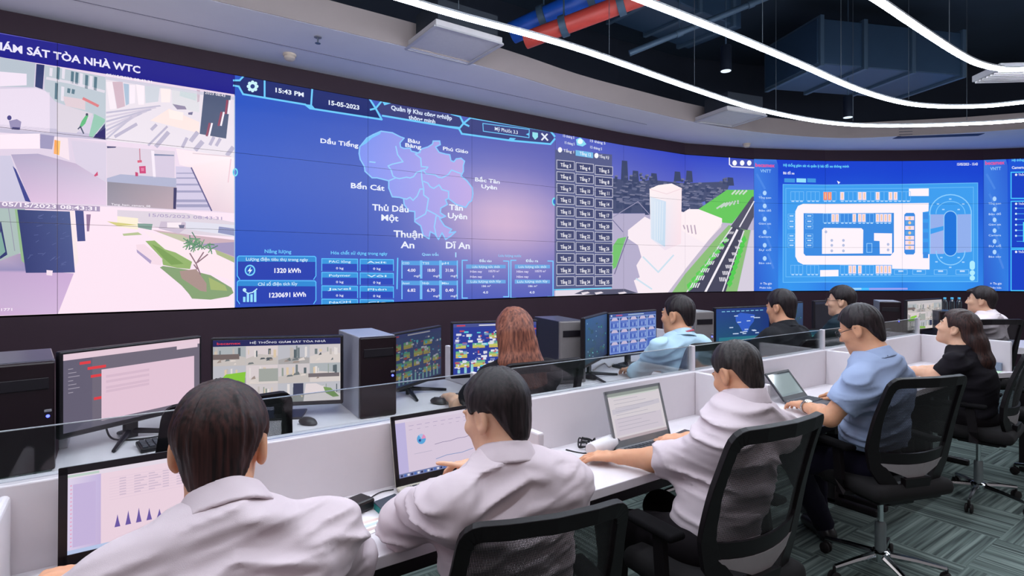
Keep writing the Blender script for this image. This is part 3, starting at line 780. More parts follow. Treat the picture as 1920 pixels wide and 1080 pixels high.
wtz(zb, 'L\u01b0\u1ee3ng \u0111i\u1ec7n ti\u00eau th\u1ee5 trong ng\u00e0y', 95, 457, 183, 18, PT, 4); wtz(zb, '1320 kWh', 255, 415, 252, 26, (240, 240, 255), 4, 0.03)
wtz(zb, 'Ch\u1ec9 s\u1ed1 \u0111i\u1ec7n t\u00edch l\u0169y', 165, 395, 326, 18, PT, 4); wtz(zb, '1230691 kWh', 225, 445, 393, 26, (240, 240, 255), 4, 0.03)
W.disc(zb((120, 238))[0], 10, 10.5, (120, 214, 255), 3, 20); W.disc(zb((120, 238))[0], 7.6, 8, (30, 84, 190), 4, 18); W.poly(zb((126, 216), (106, 244), (119, 243), (112, 262), (134, 234), (121, 235)), (220, 246, 255), 5)
for k, h in enumerate((30, 50, 45, 68)): W.poly(zb((80 + 21 * k, 422 - h), (94 + 21 * k, 422 - h), (94 + 21 * k, 422), (80 + 21 * k, 422)), (150, 222, 255), 3)
W.line(zb((88, 360), (110, 372), (135, 366), (160, 346)), 2, (190, 236, 255), 4); W.disc(zb((88, 352))[0], 3.4, 3.4, (190, 236, 255), 4)
wtz(zb, 'H\u00f3a ch\u1ea5t s\u1eed d\u1ee5ng trong ng\u00e0y', 588, 918, 147, 18, CY, 4, 0.02)
for i, (x0, x1) in enumerate(((537, 745), (760, 953))):
    for j, (y0, y1) in enumerate(((170, 240), (250, 320), (328, 398), (405, 438))):
        y0 += 3 * i; yl = y1
        W.poly(zb((x0, y0), (x1, y0 + 3), (x1, yl), (x0, yl)), (40, 70, 186), 1)
        W.poly(zb((x0, y0), (x1, y0 + 3), (x1, min(yl, y0 + 31)), (x0, min(yl, y0 + 30))), (56, 150, 222), 2)
        W.line(zb((x0, yl), (x0, y0), (x1, y0 + 3), (x1, yl)), 1.5, (92, 196, 255), 3)
        wtz(zb, ('PAC l\u1ecfng', 'Polymer', 'Javel', 'NaOH', 'Axit', 'V\u00f4i', 'Ph\u00e8n', 'Clo')[i * 4 + j], x0 + 40, x1 - 40, y0 + 24, 13, PT, 4)
        if j < 3: wtz(zb, '0 kg', (x0 + x1) / 2 - 22, (x0 + x1) / 2 + 22, y0 + 62, 13, (230, 236, 255), 4)
W.line(zb((978, 168), (974, 345)), 2.4, (100, 200, 255), 2)
zq = zoom(6.194, 740, 470)
wtz(zq, 'Quan tr\u1eafc', 315, 512, 58, 30, (150, 214, 255), 4, 0.02); W.line(zq((710, 25), (710, 72)), 2.2, (170, 220, 255), 3)
for i, (x0, x1) in enumerate(((85, 300), (315, 525), (540, 728))):
    for j, (y0, y1) in enumerate(((118, 320), (350, 560))):
        W.poly(zq((x0, y0), (x1, y0), (x1, y0 + 52), (x0, y0 + 50)), (86, 158, 226), 1)
        for x in (x0, x1): W.line(zq((x, y0), (x, y1)), 2.0, (122, 202, 255), 2)
        wtz(zq, ('COD', 'TSS', 'pH', 'Amoni', 'Nhi\u1ec7t', 'M\u00e0u')[i + 3 * j], x0 + 6, x0 + 86, y0 + 40, 26, PT, 4)
        wtz(zq, ('4.00', '18.00', '31.06', '6.82', '6.70', '0.40')[i + 3 * j], (x0 + x1) / 2 - 45, (x0 + x1) / 2 + 50, y0 + 126, 34, (244, 240, 255), 4, 0.02)
        if (i, j) != (0, 1): wtz(zq, 'mg/l', x1 - 78, x1 - 4, y0 + 186, 24, (230, 236, 255), 4)
wtz(zq, 'L\u01b0u l\u01b0\u1ee3ng n\u01b0\u1edbc', 1205, 1470, 72, 26, (140, 210, 255), 4)
for x0, x1, t in ((785, 1325, '\u0110\u1ea7u v\u00e0o'), (1350, 1840, '\u0110\u1ea7u ra')):
    W.line(zq((x0 + 60, 112), (x0, 112), (x0, 550), (x0 + 60, 550)), 2, (122, 202, 255), 2); W.line(zq((x1 - 60, 120), (x1, 122), (x1, 535), (x1 - 60, 535)), 2, (122, 202, 255), 2)
    c = (x0 + x1) / 2
    for y in (160, 335): W.poly(zq((x0 + 45, y), (x1 - 35, y + 5), (x1 - 35, y + 45), (x0 + 45, y + 48)), (108, 168, 228), 1)
    wtz(zq, t, c - 72, c + 72, 132, 28, PT, 4, 0.02); wtz(zq, 'L\u01b0u l\u01b0\u1ee3ng t\u1ee9c th\u1eddi', c - 160, c + 165, 200, 26, PT, 4); wtz(zq, 'L\u01b0u l\u01b0\u1ee3ng t\u00edch l\u0169y', c - 175, c + 180, 370, 26, PT, 4)
    for y in (255, 315): wtz(zq, 'H\u00f4m nay', c - 180, c - 40, y, 26, (236, 230, 255), 4)
    wtz(zq, '10570 m\u00b3', c + 30, c + 160, 250, 24, (236, 230, 255), 4); wtz(zq, '0', c + 84, c + 100, 312, 24, (236, 230, 255), 4); wtz(zq, '186 m\u00b3', c - 50, c + 60, 422, 22, (230, 236, 255), 4); wtz(zq, '4.0', c - 30, c + 30, 498, 28, (230, 236, 255), 4)
for x, y in ((441, 323), (1040, 378)): W.disc((x, y), 5, 8, (110, 226, 240), 5); W.disc((x, y), 3, 5, (40, 96, 200), 6)

# ---- model of the tower block
z8 = zoom(3.176, 1020, 230)
topC, botC = line_y(1042, 246, 1284, 289), line_y(1042, 557, 1284, 551)
W.poly([(1042, 247), (1284, 290), (1284, 420), (1042, 420)], [(84, 96, 190), (46, 66, 196), (120, 124, 200), (150, 140, 200)], 0)
W.poly([(1284, 290), (1414, 299), (1414, 420), (1284, 420)], [(46, 66, 196), (44, 72, 206), (120, 140, 216), (120, 124, 200)], 0)
GR = (182, 174, 204)
W.poly([(1042, 400), (1284, 400), (1284, 551), (1042, 557)], GR, 1); W.poly([(1284, 385), (1414, 385), (1414, 549), (1284, 551)], (192, 184, 210), 1)
W.poly(z8((400, 330), (560, 350), (640, 340), (830, 360), (1110, 350), (1090, 410), (830, 525), (640, 540), (400, 540)), (72, 80, 116), 1)
W.layer = 2
for k in range(240):
    x = rnd.uniform(400, 1110); f = rnd.random() ** .7; y = (300 if x < 640 else 330) + f * 190
    if x > 830 and y > 500: continue
    ww = 14 + 26 * f; hh = rnd.uniform(18, 60) * (.5 + .7 * f) * (1.5 if 440 < x < 560 and f < .3 else 1)
    W.poly(z8((x, y), (x + ww, y + 4), (x + ww, y + hh), (x, y + hh)), rnd.choice(((62, 72, 108), (74, 82, 116), (56, 66, 104))), 2)
    W.poly(z8((x, y), (x + ww, y + 4), (x + ww + 6, y - 4), (x + 6, y - 7)), rnd.choice(((120, 122, 152), (98, 104, 138))), 3)
for x, y, h in ((480, 225, 120), (545, 285, 80), (795, 290, 60), (865, 285, 70), (655, 300, 60), (1110, 325, 50)): W.poly(z8((x - 16, y), (x + 16, y + 3), (x + 22, y + h), (x - 22, y + h)), (60, 70, 106), 3)
W.line(z8((400, 570), (560, 470), (640, 560)), 1.4, (150, 146, 178), 4); W.line(z8((400, 570), (470, 650)), 1.4, (110, 110, 150), 4)
W.poly(z8((1090, 400), (1250, 400), (1250, 440), (1120, 600), (1060, 595), (920, 515)), (104, 200, 92), 4)
for k in range(6): W.line(z8((1030 + 25 * k, 510 - 6 * k), (1075 + 16 * k, 480 - 3 * k)), 3, (196, 212, 200), 5)
for k in range(4): W.line(z8((1120 + 22 * k, 425), (1140 + 22 * k, 405)), 3, (206, 220, 206), 5)
W.poly(z8((1240, 440), (1250, 440), (1250, 560), (1210, 640), (1110, 620)), (84, 84, 104), 5)
W.line(z8((1250, 470), (1165, 620)), 2.4, (236, 232, 240), 6)
W.poly(z8((1100, 610), (1230, 640), (1150, 1010), (760, 1015), (830, 900)), (140, 190, 120), 4)
W.poly(z8((1125, 620), (1195, 640), (1080, 1012), (845, 1014)), (70, 70, 92), 5)
W.line(z8((1150, 640), (960, 1010)), 4, (246, 240, 248), 6); W.line(z8((1190, 645), (1062, 1010)), 2.4, (226, 222, 232), 6); W.line(z8((1118, 625), (850, 1010)), 2.4, (226, 222, 232), 6)
for k in range(8):
    f = k / 8; x, y = 1120 - 250 * f, 650 + 350 * f
    for j in range(4): W.line(z8((x + j * (8 + 6 * f) - 16, y), (x + j * (8 + 6 * f) - 22 - 6 * f, y + 12 + 14 * f)), 1.2 + f, (232, 228, 238), 7)
for k in range(7):
    f = k / 7; x, y = 1165 - 130 * f, 700 + 260 * f
    for j in range(4): W.line(z8((x + j * (6 + 5 * f) - 8, y), (x + j * (6 + 5 * f) - 4, y + 10 + 12 * f)), 1.2 + f * .8, (232, 228, 238), 7)
for k in range(9):
    f = k / 9; x, y = 1085 - 240 * f, 680 + 300 * f; W.poly(z8((x, y), (x + 16 + 20 * f, y + 22), (x - 10, y + 40 + 20 * f), (x - 22, y + 18)), (92, 206, 84), 6)
    x, y = 1195 - 95 * f, 690 + 290 * f; W.poly(z8((x, y - 20), (x + 12, y + 10), (x - 6, y + 34), (x - 22, y + 8)), (84, 204, 80), 6)
W.poly(z8((1235, 640), (1250, 640), (1250, 1010), (1150, 1010)), (214, 206, 222), 4)
W.poly(z8((600, 560), (640, 580), (640, 460), (820, 530), (1060, 570), (1060, 630), (830, 900), (760, 1015), (560, 1015), (535, 940), (570, 920), (550, 850), (580, 800), (560, 730), (500, 690), (500, 640)), (250, 236, 244), 5)
W.poly(z8((815, 545), (860, 515), (920, 515), (1060, 570), (1055, 620), (960, 720), (820, 640)), (255, 240, 244), 6)
W.poly(z8((1060, 600), (1085, 620), (850, 890), (760, 1015), (735, 1015), (830, 890)), (196, 186, 206), 6)
W.poly(z8((628, 395), (680, 372), (760, 362), (820, 390), (815, 720), (720, 760), (635, 690)), [(255, 242, 244), (255, 244, 246), (255, 244, 246), (255, 236, 240), (250, 226, 234), (240, 226, 240), (226, 232, 246)], 7)
W.poly(z8((632, 440), (726, 470), (720, 740), (640, 690)), [(226, 234, 246), (206, 224, 244), (196, 220, 240), (214, 228, 244)], 8)
for k in range(4): W.line(z8((660 + k * 16, 470), (660 + k * 14, 700)), .8, (236, 242, 250), 9)
W.line(z8((628, 395), (730, 425), (820, 392)), 1.2, (240, 214, 222), 9)
W.line(z8((590, 800), (680, 890), (770, 790)), 3, (206, 226, 240), 8); W.line(z8((550, 930), (640, 990)), 3, (206, 226, 240), 8)
for k, h in enumerate((20, 40, 46, 50)): W.line(z8((830 + 22 * k, 612), (838 + 22 * k, 612 + h)), 2.4, (190, 170, 190), 8)
W.poly(z8((440, 690), (490, 680), (430, 860), (400, 880), (400, 750)), (118, 196, 110), 5); W.line(z8((500, 680), (420, 900)), 2, (120, 116, 150), 6)
W.poly(z8((65, 160), (405, 190), (405, 985), (62, 995)), (88, 94, 138), 6)
W.line(z8((62, 995), (400, 985)), 2, (100, 214, 250), 8)
W.poly(z8((62, 1000), (400, 990), (560, 1015), (560, 1025), (62, 1040)), (226, 216, 230), 6)
W.poly(z8((180, 1020), (240, 995), (480, 990), (560, 1015), (380, 1028)), (86, 86, 110), 7)
for x in (250, 330, 470): W.poly(z8((x - 30, 1012), (x + 10, 1006), (x + 24, 1014), (x - 20, 1024)), (232, 222, 232), 8)
wtz(z8, 'T\u1ea7ng 1', 115, 178, 178, 16, (240, 240, 250), 8); W.disc(z8((95, 162))[0], 4, 5, (250, 250, 255), 8)
W.poly(z8((188, 163), (292, 178), (292, 212), (188, 196)), (120, 190, 236), 7); wtz(z8, 'T\u1ea7ng 12', 212, 280, 196, 18, (240, 248, 255), 8)
W.disc(z8((312, 196))[0], 4, 5, (250, 250, 255), 8); wtz(z8, 'T\u1ea7ng K\u1ef9', 328, 388, 212, 16, (240, 240, 250), 8)
for i in range(3):
    for j in range(11):
        x0 = 76 + 114 * i; y0 = 222 + 69.5 * j + (16 - 1.6 * j) * i
        W.poly(z8((x0, y0), (x0 + 104, y0 + 10 - j), (x0 + 104, y0 + 60 - j), (x0, y0 + 54)), (64, 70, 112), 7)
        W.frame(z8((x0, y0), (x0 + 104, y0 + 10 - j), (x0 + 104, y0 + 60 - j), (x0, y0 + 54)), 1.1, (206, 206, 224), 8)
        wtz(z8, 'T\u1ea7ng %d' % (3 + j * 3 + i), x0 + 22, x0 + 84, y0 + 42, 20, (244, 242, 250), 9, 0.02)
W.poly(z8((190, 100), (215, 88), (235, 105), (252, 128), (230, 142), (196, 134)), (140, 222, 246), 7); W.disc(z8((215, 112))[0], 5, 5, (236, 250, 255), 8)
for x0, x1, y in ((110, 180, 90), (120, 182, 130), (270, 365, 122), (272, 345, 158)): wtz(z8, '15 th\u00e1ng 5', x0, x1, y, 15, (230, 236, 250), 7)
W.poly(z8((1100, 215), (1250, 222), (1250, 268), (1125, 262), (1104, 250)), (70, 84, 180), 4); W.line(z8((1104, 210), (1104, 248), (1120, 262), (1250, 268)), 2, (240, 240, 255), 5)
for x in (1135, 1180, 1222): W.disc(z8((x, 240))[0], 4.2, 5, (250, 250, 255), 6)

# ---- car park plan and the dashboard after it
z9 = zoom(3.485, 1400, 270)
def fD(fx, fy): return mixc((18, 60, 206), (52, 150, 240), min(1, max(0, (fy - .05) * 1.25)) * (.75 + .25 * math.sin(3.1 * fx)))
for x0, x1 in ((1414, 1547), (1547, 1691), (1691, 1846), (1846, 2014)):
    wfield(x0, x1, lambda x: 290, lambda x: 558, fD, 4, 8, 0)
for x0, x1 in ((48, 210), (1550, 1710)):
    W.poly(z9((x0, 90), (x1 - 18, 95), (x1 - 4, 140), (x1 - 4, 965), (x0, 968)), [(62, 124, 226), (66, 124, 226), (44, 96, 214), (46, 124, 226), (40, 90, 206)], 1)
    for k in range(5): W.line(z9((x0 + 20 + 18 * k, 200 + 130 * k), (x0 + 70 + 14 * k, 290 + 130 * k)), 4, (74, 134, 230), 2)
    wtz(z9, 'becamex', x0 + 8, x0 + 136, 150 - (x0 > 999) * 16, 24, (232, 84, 150), 3, 0.03); wtz(z9, 'VNTT', x0 + 42, x0 + 112, 186 - (x0 > 999) * 16, 20, (150, 200, 250), 3, 0.02)
    for k, y in enumerate((320, 405, 490, 576, 662, 748) if x0 < 999 else (358, 428, 496, 566, 636, 706)):
        W.disc(z9((x0 + 70, y))[0], 3.6, 4.4, (176, 214, 255), 3); wtz(z9, ('T\u1ed5ng quan', 'B\u1ea3n \u0111\u1ed3', 'Gi\u00e1m s\u00e1t', 'Camera', 'S\u1ef1 c\u1ed1', 'B\u00e1o c\u00e1o')[k], x0 + 30, x0 + 112, y + 36, 12, (196, 222, 255), 3)
    wtz(z9, '\u2190 Thu g\u1ecdn', x0 + 40, x0 + 116, 918, 14, (220, 232, 255), 3); wtz(z9, 'Phi\u00ean b\u1ea3n', x0 + 36, x0 + 114, 945, 12, (206, 224, 255), 3)
wtz(z9, 'H\u1ec7 th\u1ed1ng gi\u00e1m s\u00e1t v\u00e0 qu\u1ea3n l\u00fd b\u00e3i \u0111\u1ed7 xe th\u00f4ng minh', 238, 668, 152, 17, (110, 220, 255), 3, 0.02)
wtz(z9, '15/05/2023 - 15:43', 1372, 1510, 140, 17, (236, 240, 255), 3, 0.02)
wtz(z9, 'B\u00e3i \u0111\u1ed7 xe', 238, 312, 198, 16, (236, 240, 255), 3, 0.02)
for x0, x1, c in ((246, 316, (64, 150, 226)), (326, 388, (150, 226, 255)), (396, 452, (64, 150, 226))): W.poly(z9((x0, 224), (x1, 226), (x1, 252), (x0, 250)), c, 2); W.layer = 3
W.poly(z9((590, 240), (612, 250), (600, 262)), (236, 240, 255), 3)
W.poly(z9((236, 262), (1500, 252), (1512, 262), (1512, 900), (236, 905)), (62, 158, 240), 1)
W.frame(z9((256, 290), (1482, 282), (1482, 862), (256, 868)), 1.2, (104, 186, 250), 2)
W.frame(z9((238, 264), (1510, 254), (1510, 900), (238, 904)), 1.2, (104, 190, 250), 2)
WH = (255, 244, 252)
ring = [(1190, 385), (370, 390), (335, 405), (318, 440), (318, 735), (335, 770), (370, 788), (950, 790), (950, 815), (1195, 820), (1195, 720), (1150, 720), (1150, 445), (1188, 440)]
W.poly(z9(*ring), WH, 4)
W.poly(z9((372, 452), (962, 450), (962, 705), (940, 730), (385, 730), (372, 715)), (58, 138, 226), 5)
W.poly(z9((1030, 462), (1042, 450), (1092, 450), (1100, 462), (1100, 710), (1090, 722), (1040, 722), (1030, 710)), (58, 138, 226), 5)
W.poly(z9((492, 560), (505, 548), (750, 550), (762, 562), (760, 715), (492, 718)), WH, 6); W.poly(z9((832, 582), (950, 584), (950, 718), (870, 718), (868, 634), (832, 632)), WH, 6)
for x, y in ((518, 574), (556, 630), (632, 630), (556, 662), (632, 662), (556, 698), (632, 698), (924, 656), (924, 692)): W.disc(z9((x, y))[0], 2.6, 2.8, (180, 190, 224), 7, 8)
W.poly(z9((1060, 292), (1190, 290), (1190, 340), (1060, 340)), WH, 4); W.poly(z9((480, 824), (600, 822), (600, 864), (480, 866)), WH, 4)
W.frame(z9((785, 650), (818, 650), (818, 708), (785, 708)), 1.2, (150, 206, 255), 6)
PK = (252, 224, 236)
def stalls(x, y, n, w_, h, full, c=PK):
    for k in range(n):
        a = x + k * w_
        W.frame(z9((a, y), (a + w_, y), (a + w_, y + h), (a, y + h)), .8, (126, 194, 250), 6)
        if full & (1 << k): W.poly(z9((a + 2, y + 2), (a + w_ - 2, y + 2), (a + w_ - 2, y + h - 4), (a + 2, y + h - 4)), c, 7); W.line(z9((a + w_ * .5, y + 10), (a + w_ * .5, y + h - 14)), 1.8, (246, 200, 150), 8)
        W.poly(z9((a + 5, y + h), (a + w_ - 5, y + h), (a + w_ - 5, y + h + 8), (a + 5, y + h + 8)), (176, 216, 255), 7)
for x, n, f in ((288, 3, 0), (392, 3, 0), (500, 3, 3), (610, 4, 1), (726, 4, 3), (842, 4, 9), (958, 4, 1)): stalls(x, 312, n, 28, 58, f, (255, 140, 110) if x == 500 else PK)
for x, n, f in ((500, 4, 12), (612, 4, 8), (726, 4, 3), (842, 4, 15)): stalls(x, 455, n, 26, 58, f)
for x, n, f in ((288, 3, 0), (392, 3, 0), (612, 4, 12), (726, 4, 1), (842, 4, 15)): stalls(x, 792, n, 26, 58, f)
for y in (470, 505, 540, 600, 630, 662):
    for x in (270, 386): W.frame(z9((x, y - 12), (x + 46, y - 12), (x + 46, y + 14), (x, y + 14)), .8, (126, 194, 250), 6); W.poly(z9((x + 10, y - 4), (x + 36, y - 4), (x + 36, y + 4), (x + 10, y + 4)), (190, 222, 255), 7)
for k, y in enumerate((472, 502, 535, 568, 600, 632, 664)):
    W.poly(z9((1036, y), (1094, y), (1094, y + 26), (1036, y + 26)), PK if k not in (1, 3) else (90, 160, 230), 6); W.disc(z9((1065, y + 13))[0], 2.8, 3, (246, 206, 160), 7, 8)
for k in range(5): W.poly(z9((1152, 450 + 64 * k), (1186, 450 + 64 * k), (1186, 490 + 64 * k), (1152, 490 + 64 * k)), (60, 140, 228), 5)
# race-track shaped park
def arc(cx, cy, rx, ry, a0, a1, n=16): return [(cx + rx * math.cos(R(a0 + (a1 - a0) * k / n)), cy - ry * math.sin(R(a0 + (a1 - a0) * k / n))) for k in range(n + 1)]
W.poly(z9((1198, 460), (1290, 460), (1290, 535), (1200, 555)), (150, 176, 236), 4); W.poly(z9((1198, 590), (1290, 562), (1290, 718), (1198, 718)), (160, 180, 238), 4)
W.poly(z9((1375, 460), (1468, 458), (1468, 705), (1375, 712)), (146, 176, 238), 4)
W.poly(z9(*(arc(1331, 480, 42, 42, 0, 180) + arc(1331, 690, 42, 42, 180, 360))), (28, 116, 220), 5)
W.line(z9(*(arc(1331, 480, 42, 42, 0, 180) + arc(1331, 690, 42, 42, 180, 360))), 1.6, (150, 206, 250), 6, True)
W.line(z9(*arc(1332, 455, 136, 124, -4, 184)), 2, (140, 206, 255), 6); W.line(z9(*arc(1332, 455, 95, 80, 0, 180)), 1.5, (120, 196, 252), 6); W.line(z9(*arc(1332, 700, 94, 90, 180, 360)), 1.8, (140, 206, 255), 6)
W.line(z9((1468, 458), (1468, 700)), 1.6, (140, 206, 255), 6); W.line(z9((1198, 458), (1198, 718)), 1.6, (140, 206, 255), 6)
for x in (965, 1085, 1225, 1367): W.frame(z9((x, 822), (x + 84, 822), (x + 84, 852), (x, 852)), 1, (130, 196, 250), 5); W.poly(z9((x + 26, 826), (x + 58, 826), (x + 58, 836), (x + 26, 836)), (196, 224, 255), 6)
for x, y in ((1250, 392), (1285, 428), (1330, 360), (1385, 428), (1415, 392), (1240, 770), (1272, 742), (1330, 806), (1385, 742), (1415, 772)): W.poly(z9((x - 8, y - 4), (x + 8, y - 4), (x + 8, y + 4), (x - 8, y + 4)), (170, 214, 255), 6)
W.poly(z9(*(arc(1474, 780, 17, 17, 0, 180, 8) + arc(1474, 806, 17, 17, 180, 360, 8))), (176, 236, 255), 7); W.disc(z9((1474, 842))[0], 5, 5, (176, 236, 255), 7); W.disc(z9((1474, 876))[0], 5, 5, (176, 236, 255), 7)
for x0, x1, c in ((680, 750, (160, 214, 255)), (750, 800, (70, 190, 255)), (800, 1052, (150, 160, 240))): W.poly(z9((x0, 940), (x1, 940), (x1, 952), (x0, 954)), c, 3)
W.poly(z9((1710, 95), (2130, 92), (2130, 975), (1710, 968)), (26, 84, 214), 1)
wtz(z9, 'H\u1ec7 th\u1ed1ng gi\u00e1m s\u00e1t v\u00e0 qu\u1ea3n l\u00fd b\u00e3i \u0111\u1ed7 xe', 1732, 2060, 108, 15, (110, 220, 255), 3, 0.02); wtz(z9, 'Camera gi\u00e1m s\u00e1t', 1732, 1900, 160, 17, (236, 240, 255), 3, 0.02)
for y0, y1 in ((185, 355), (375, 680), (690, 958)):
    W.poly(z9((1728, y0), (2100, y0 - 6), (2100, y1), (1728, y1)), (20, 64, 198), 2); W.frame(z9((1728, y0), (2100, y0 - 6), (2100, y1), (1728, y1)), 2, (72, 196, 255), 3)
    wtz(z9, '\u25cf Th\u1ed1ng k\u00ea', 1752, 1850, y0 + 22, 14, (236, 240, 255), 4)
for k in range(7): W.line(z9((1765, 420 + 36 * k), (2080, 420 + 36 * k)), .9, (86, 190, 250), 4)
for k in range(7): W.poly(z9((1806 + 40 * k, 640), (1826 + 40 * k, 640), (1826 + 40 * k, 510 + 17 * (k % 3)), (1806 + 40 * k, 510 + 17 * (k % 3))), (90, 226, 255), 5)
for k in range(6): W.disc(z9((1760, 420 + 36 * k))[0], 2, 2, (200, 236, 255), 5, 8)

m_panel = mat('panel casing', (24, 22, 30), 0.45)
m_pic = screen_mat('lit wall panel', 1.0)
names_r = ('lower row', 'middle row', 'upper row')
what = {0: 'part of a plain blue picture', 1: 'part of a security camera picture', 2: 'part of a security camera picture', 3: 'part of the estate map picture', 4: 'part of the estate map picture', 5: 'part of the estate map picture',
        6: 'part of the building model picture', 7: 'part of the building model picture', 8: 'part of the building model picture', 9: 'part of the car park plan', 10: 'part of the car park plan', 11: 'part of the car park plan', 12: 'part of the dashboard right of the car park plan', 13: 'part of a plain blue picture'}
vw = thing('video_wall', 'curved wall of lit blue displays showing cameras, a map and plans', 'video wall', (SEAM[7].x, SEAM[7].y, WALL_Z0))
for i in range(NCOL):
    a = SEAM[i]; d = SEAM[i + 1] - a; ang = math.atan2(d.y, d.x)
    for j in range(3):
        t0 = WALL_Z0 + j * PH
        pb = MB(); pb.box((PW / 2, 0.035, PH / 2), (PW - 0.002, 0.064, PH - 0.002))
        p = pb.build('display_panel', m_panel, vw)
        p.location = a + Vector((0, 0, t0)) - vw.location; p.rotation_euler = (0, 0, ang)
        p['label'] = 'panel with ' + what[i] + ', ' + names_r[j]
        g_ = 0.0012
        me = W.mesh('screen', lambda s, t, l, i=i, t0=t0: (s - i * PW, 0.003 - l - 0.001, t - t0), (i * PW + g_, t0 + g_, (i + 1) * PW - g_, t0 + PH - g_))
        link('screen', me, m_pic, p)

# ================================================================== desks
m_desk = mat('white laminate', (226, 218, 222), 0.35, spec=0.4, var=0.02)
m_edge = mat('grey edge band', (178, 172, 174), 0.5, var=0.03)
m_steel = mat('black desk steel', (26, 18, 22), 0.5)
m_glass = glass_mat('clear screen glass', (240, 244, 244), 0.10)
m_glass_highlight = mat('glass edge highlight', (150, 156, 160), 0.2)
UB = [-1.30, 1.13, 2.46, 3.82, 5.38]
FV, PV = 1.396, 1.83
dl = ('white desk with two laptops in the near left corner of the front row', 'white front row desk with an open silver laptop and a coil of cable', 'white front row desk used by the man in the blue checked shirt', 'white front row desk at the right end by the woman in black')
for i in range(4):
    a, b = UB[i], UB[i + 1]; L = b - a; c = (a + b) / 2
    d = thing('workstation_desk', dl[i], 'desk', (c, (FV + PV) / 2, 0), 0, 'front row of desks')
    y0 = FV - (FV + PV) / 2; y1 = -y0
    q = MB()
    if i == 3:
        q.prism([(-L / 2 + .001, y0), (L / 2 - .55, y0), (L / 2 - .3, y0 - .06), (L / 2 - .02, y0 - .17), (L / 2 - .02, y1), (-L / 2 + .001, y1)], 0.716, 0.75)
    else: q.box((0, 0, 0.733), (L - .002, FV * 0 + (PV - FV), 0.034), 0.003)
    q.build('worktop', m_desk, d)
    q = MB(); q.box((0, y1 + .035, 0.70), (L - .002, 0.07, 0.54), 0.004); q.build('divider_panel', m_desk, d)
    g = MB(); g.box((0, y1 + .03, 1.034), (L - .03, 0.008, 0.126)); gl = g.build('glass_screen', m_glass, d)
    r = MB(); r.box((0, y1 + .03, 1.0985), (L - .03, 0.0085, 0.002)); r.build('glass_edge_highlight', m_glass_highlight, gl)  # pale strip standing in for the highlight along the glass top
    q = MB(); q.box((L / 2 - .008, y1 + .03, 1.035), (0.016, 0.03, 0.134), 0.003); q.build('glass_post', m_desk, d)
    sd = 0.40 if i < 3 else 0.565
    q = MB(); q.box((L / 2 - .0125, y1 - sd / 2, 0.845), (0.025, sd, 0.25), 0.006); q.build('side_screen', m_desk, d)
    if i == 0:
        q = MB(); q.box((-.232 - c, y1 - .20, 0.83), (0.028, 0.40, 0.24), 0.012, seg=3); q.build('side_screen', m_desk, d)
    q = MB(); q.box((0, y1 - .03, 0.58), (L - .1, 0.018, 0.26)); q.build('modesty_panel', m_steel, d)
    q = MB(); q.box((0, y0 + .06, 0.685), (L - .1, 0.03, 0.055)); q.build('front_rail', m_steel, d)
    for sx in (-1, 1):
        q = MB(); x = sx * (L / 2 - .06)
        q.box((x, y1 - .06, 0.36), (0.05, 0.05, 0.72)); q.box((x, (y0 + y1) / 2 + .04, 0.02), (0.05, 0.30, 0.04), 0.01); q.box((x, 0, 0.70), (0.05, 0.36, 0.03))
        q.build('leg', m_steel, d)
BN, BF = 2.70, 3.40
bl = ('white back row desk with two monitors in front of the nearest front desk', 'white back row desk used by the woman with long auburn hair', 'white back row desk used by the man in the black shirt')
BB = [-0.21, 1.82, 3.85, 6.10]
for i in range(3):
    a, b = BB[i], BB[i + 1]; L = b - a; c = (a + b) / 2
    d = thing('workstation_desk', bl[i], 'desk', (c, (BN + BF) / 2, 0), 0, 'back row of desks')
    y0 = -(BF - BN) / 2; y1 = -y0
    q = MB(); q.box((0, 0, 0.72), (L - .002, BF - BN, 0.06), 0.004); q.build('worktop', m_desk, d)
    q = MB(); q.box((-L / 2 + .016, y1 - .2, 0.865), (0.03, 0.40, 0.23), 0.004); q.build('side_screen', m_desk, d)
    for sx in (-1, 1):
        q = MB(); q.box((sx * (L / 2 - .03), 0, 0.345), (0.04, BF - BN - .1, 0.69)); q.build('side_panel', m_desk, d)
    q = MB(); q.box((0, y1 - .1, 0.5), (L - .1, 0.018, 0.38)); q.build('modesty_panel', m_steel, d)
d = thing('corner_desk', 'white angled desk at the far right end of the back row', 'desk', (6.8, 2.5, 0))
q = MB(); q.prism([(-.7, .2), (-.7, .9), (-.4, .9), (1.095, -.795), (.6, -1.29)], 0.69, 0.75); q.build('worktop', m_desk, d)
for x, y, s in ((-.55, .5, .5), (.75, -.95, .5)):
    q = MB(); q.box((0, 0, 0.345), (0.04, s, 0.69), M=None); o = q.build('side_panel', m_desk, d); o.location = (x, y, 0); o.rotation_euler = (0, 0, R(0 if x < 0 else -45))
d = thing('side_desk', 'white desk past the end panel at the right edge of the photo', 'desk', (6.0, 1.02, 0))
q = MB(); q.box((0, 0, 0.733), (1.16, 0.50, 0.034), 0.003); q.build('worktop', m_desk, d)
for sx in (-1, 1):
    q = MB(); q.box((sx * .5, 0.05, 0.36), (0.05, 0.36, 0.71), 0.004); q.build('leg', m_steel, d)

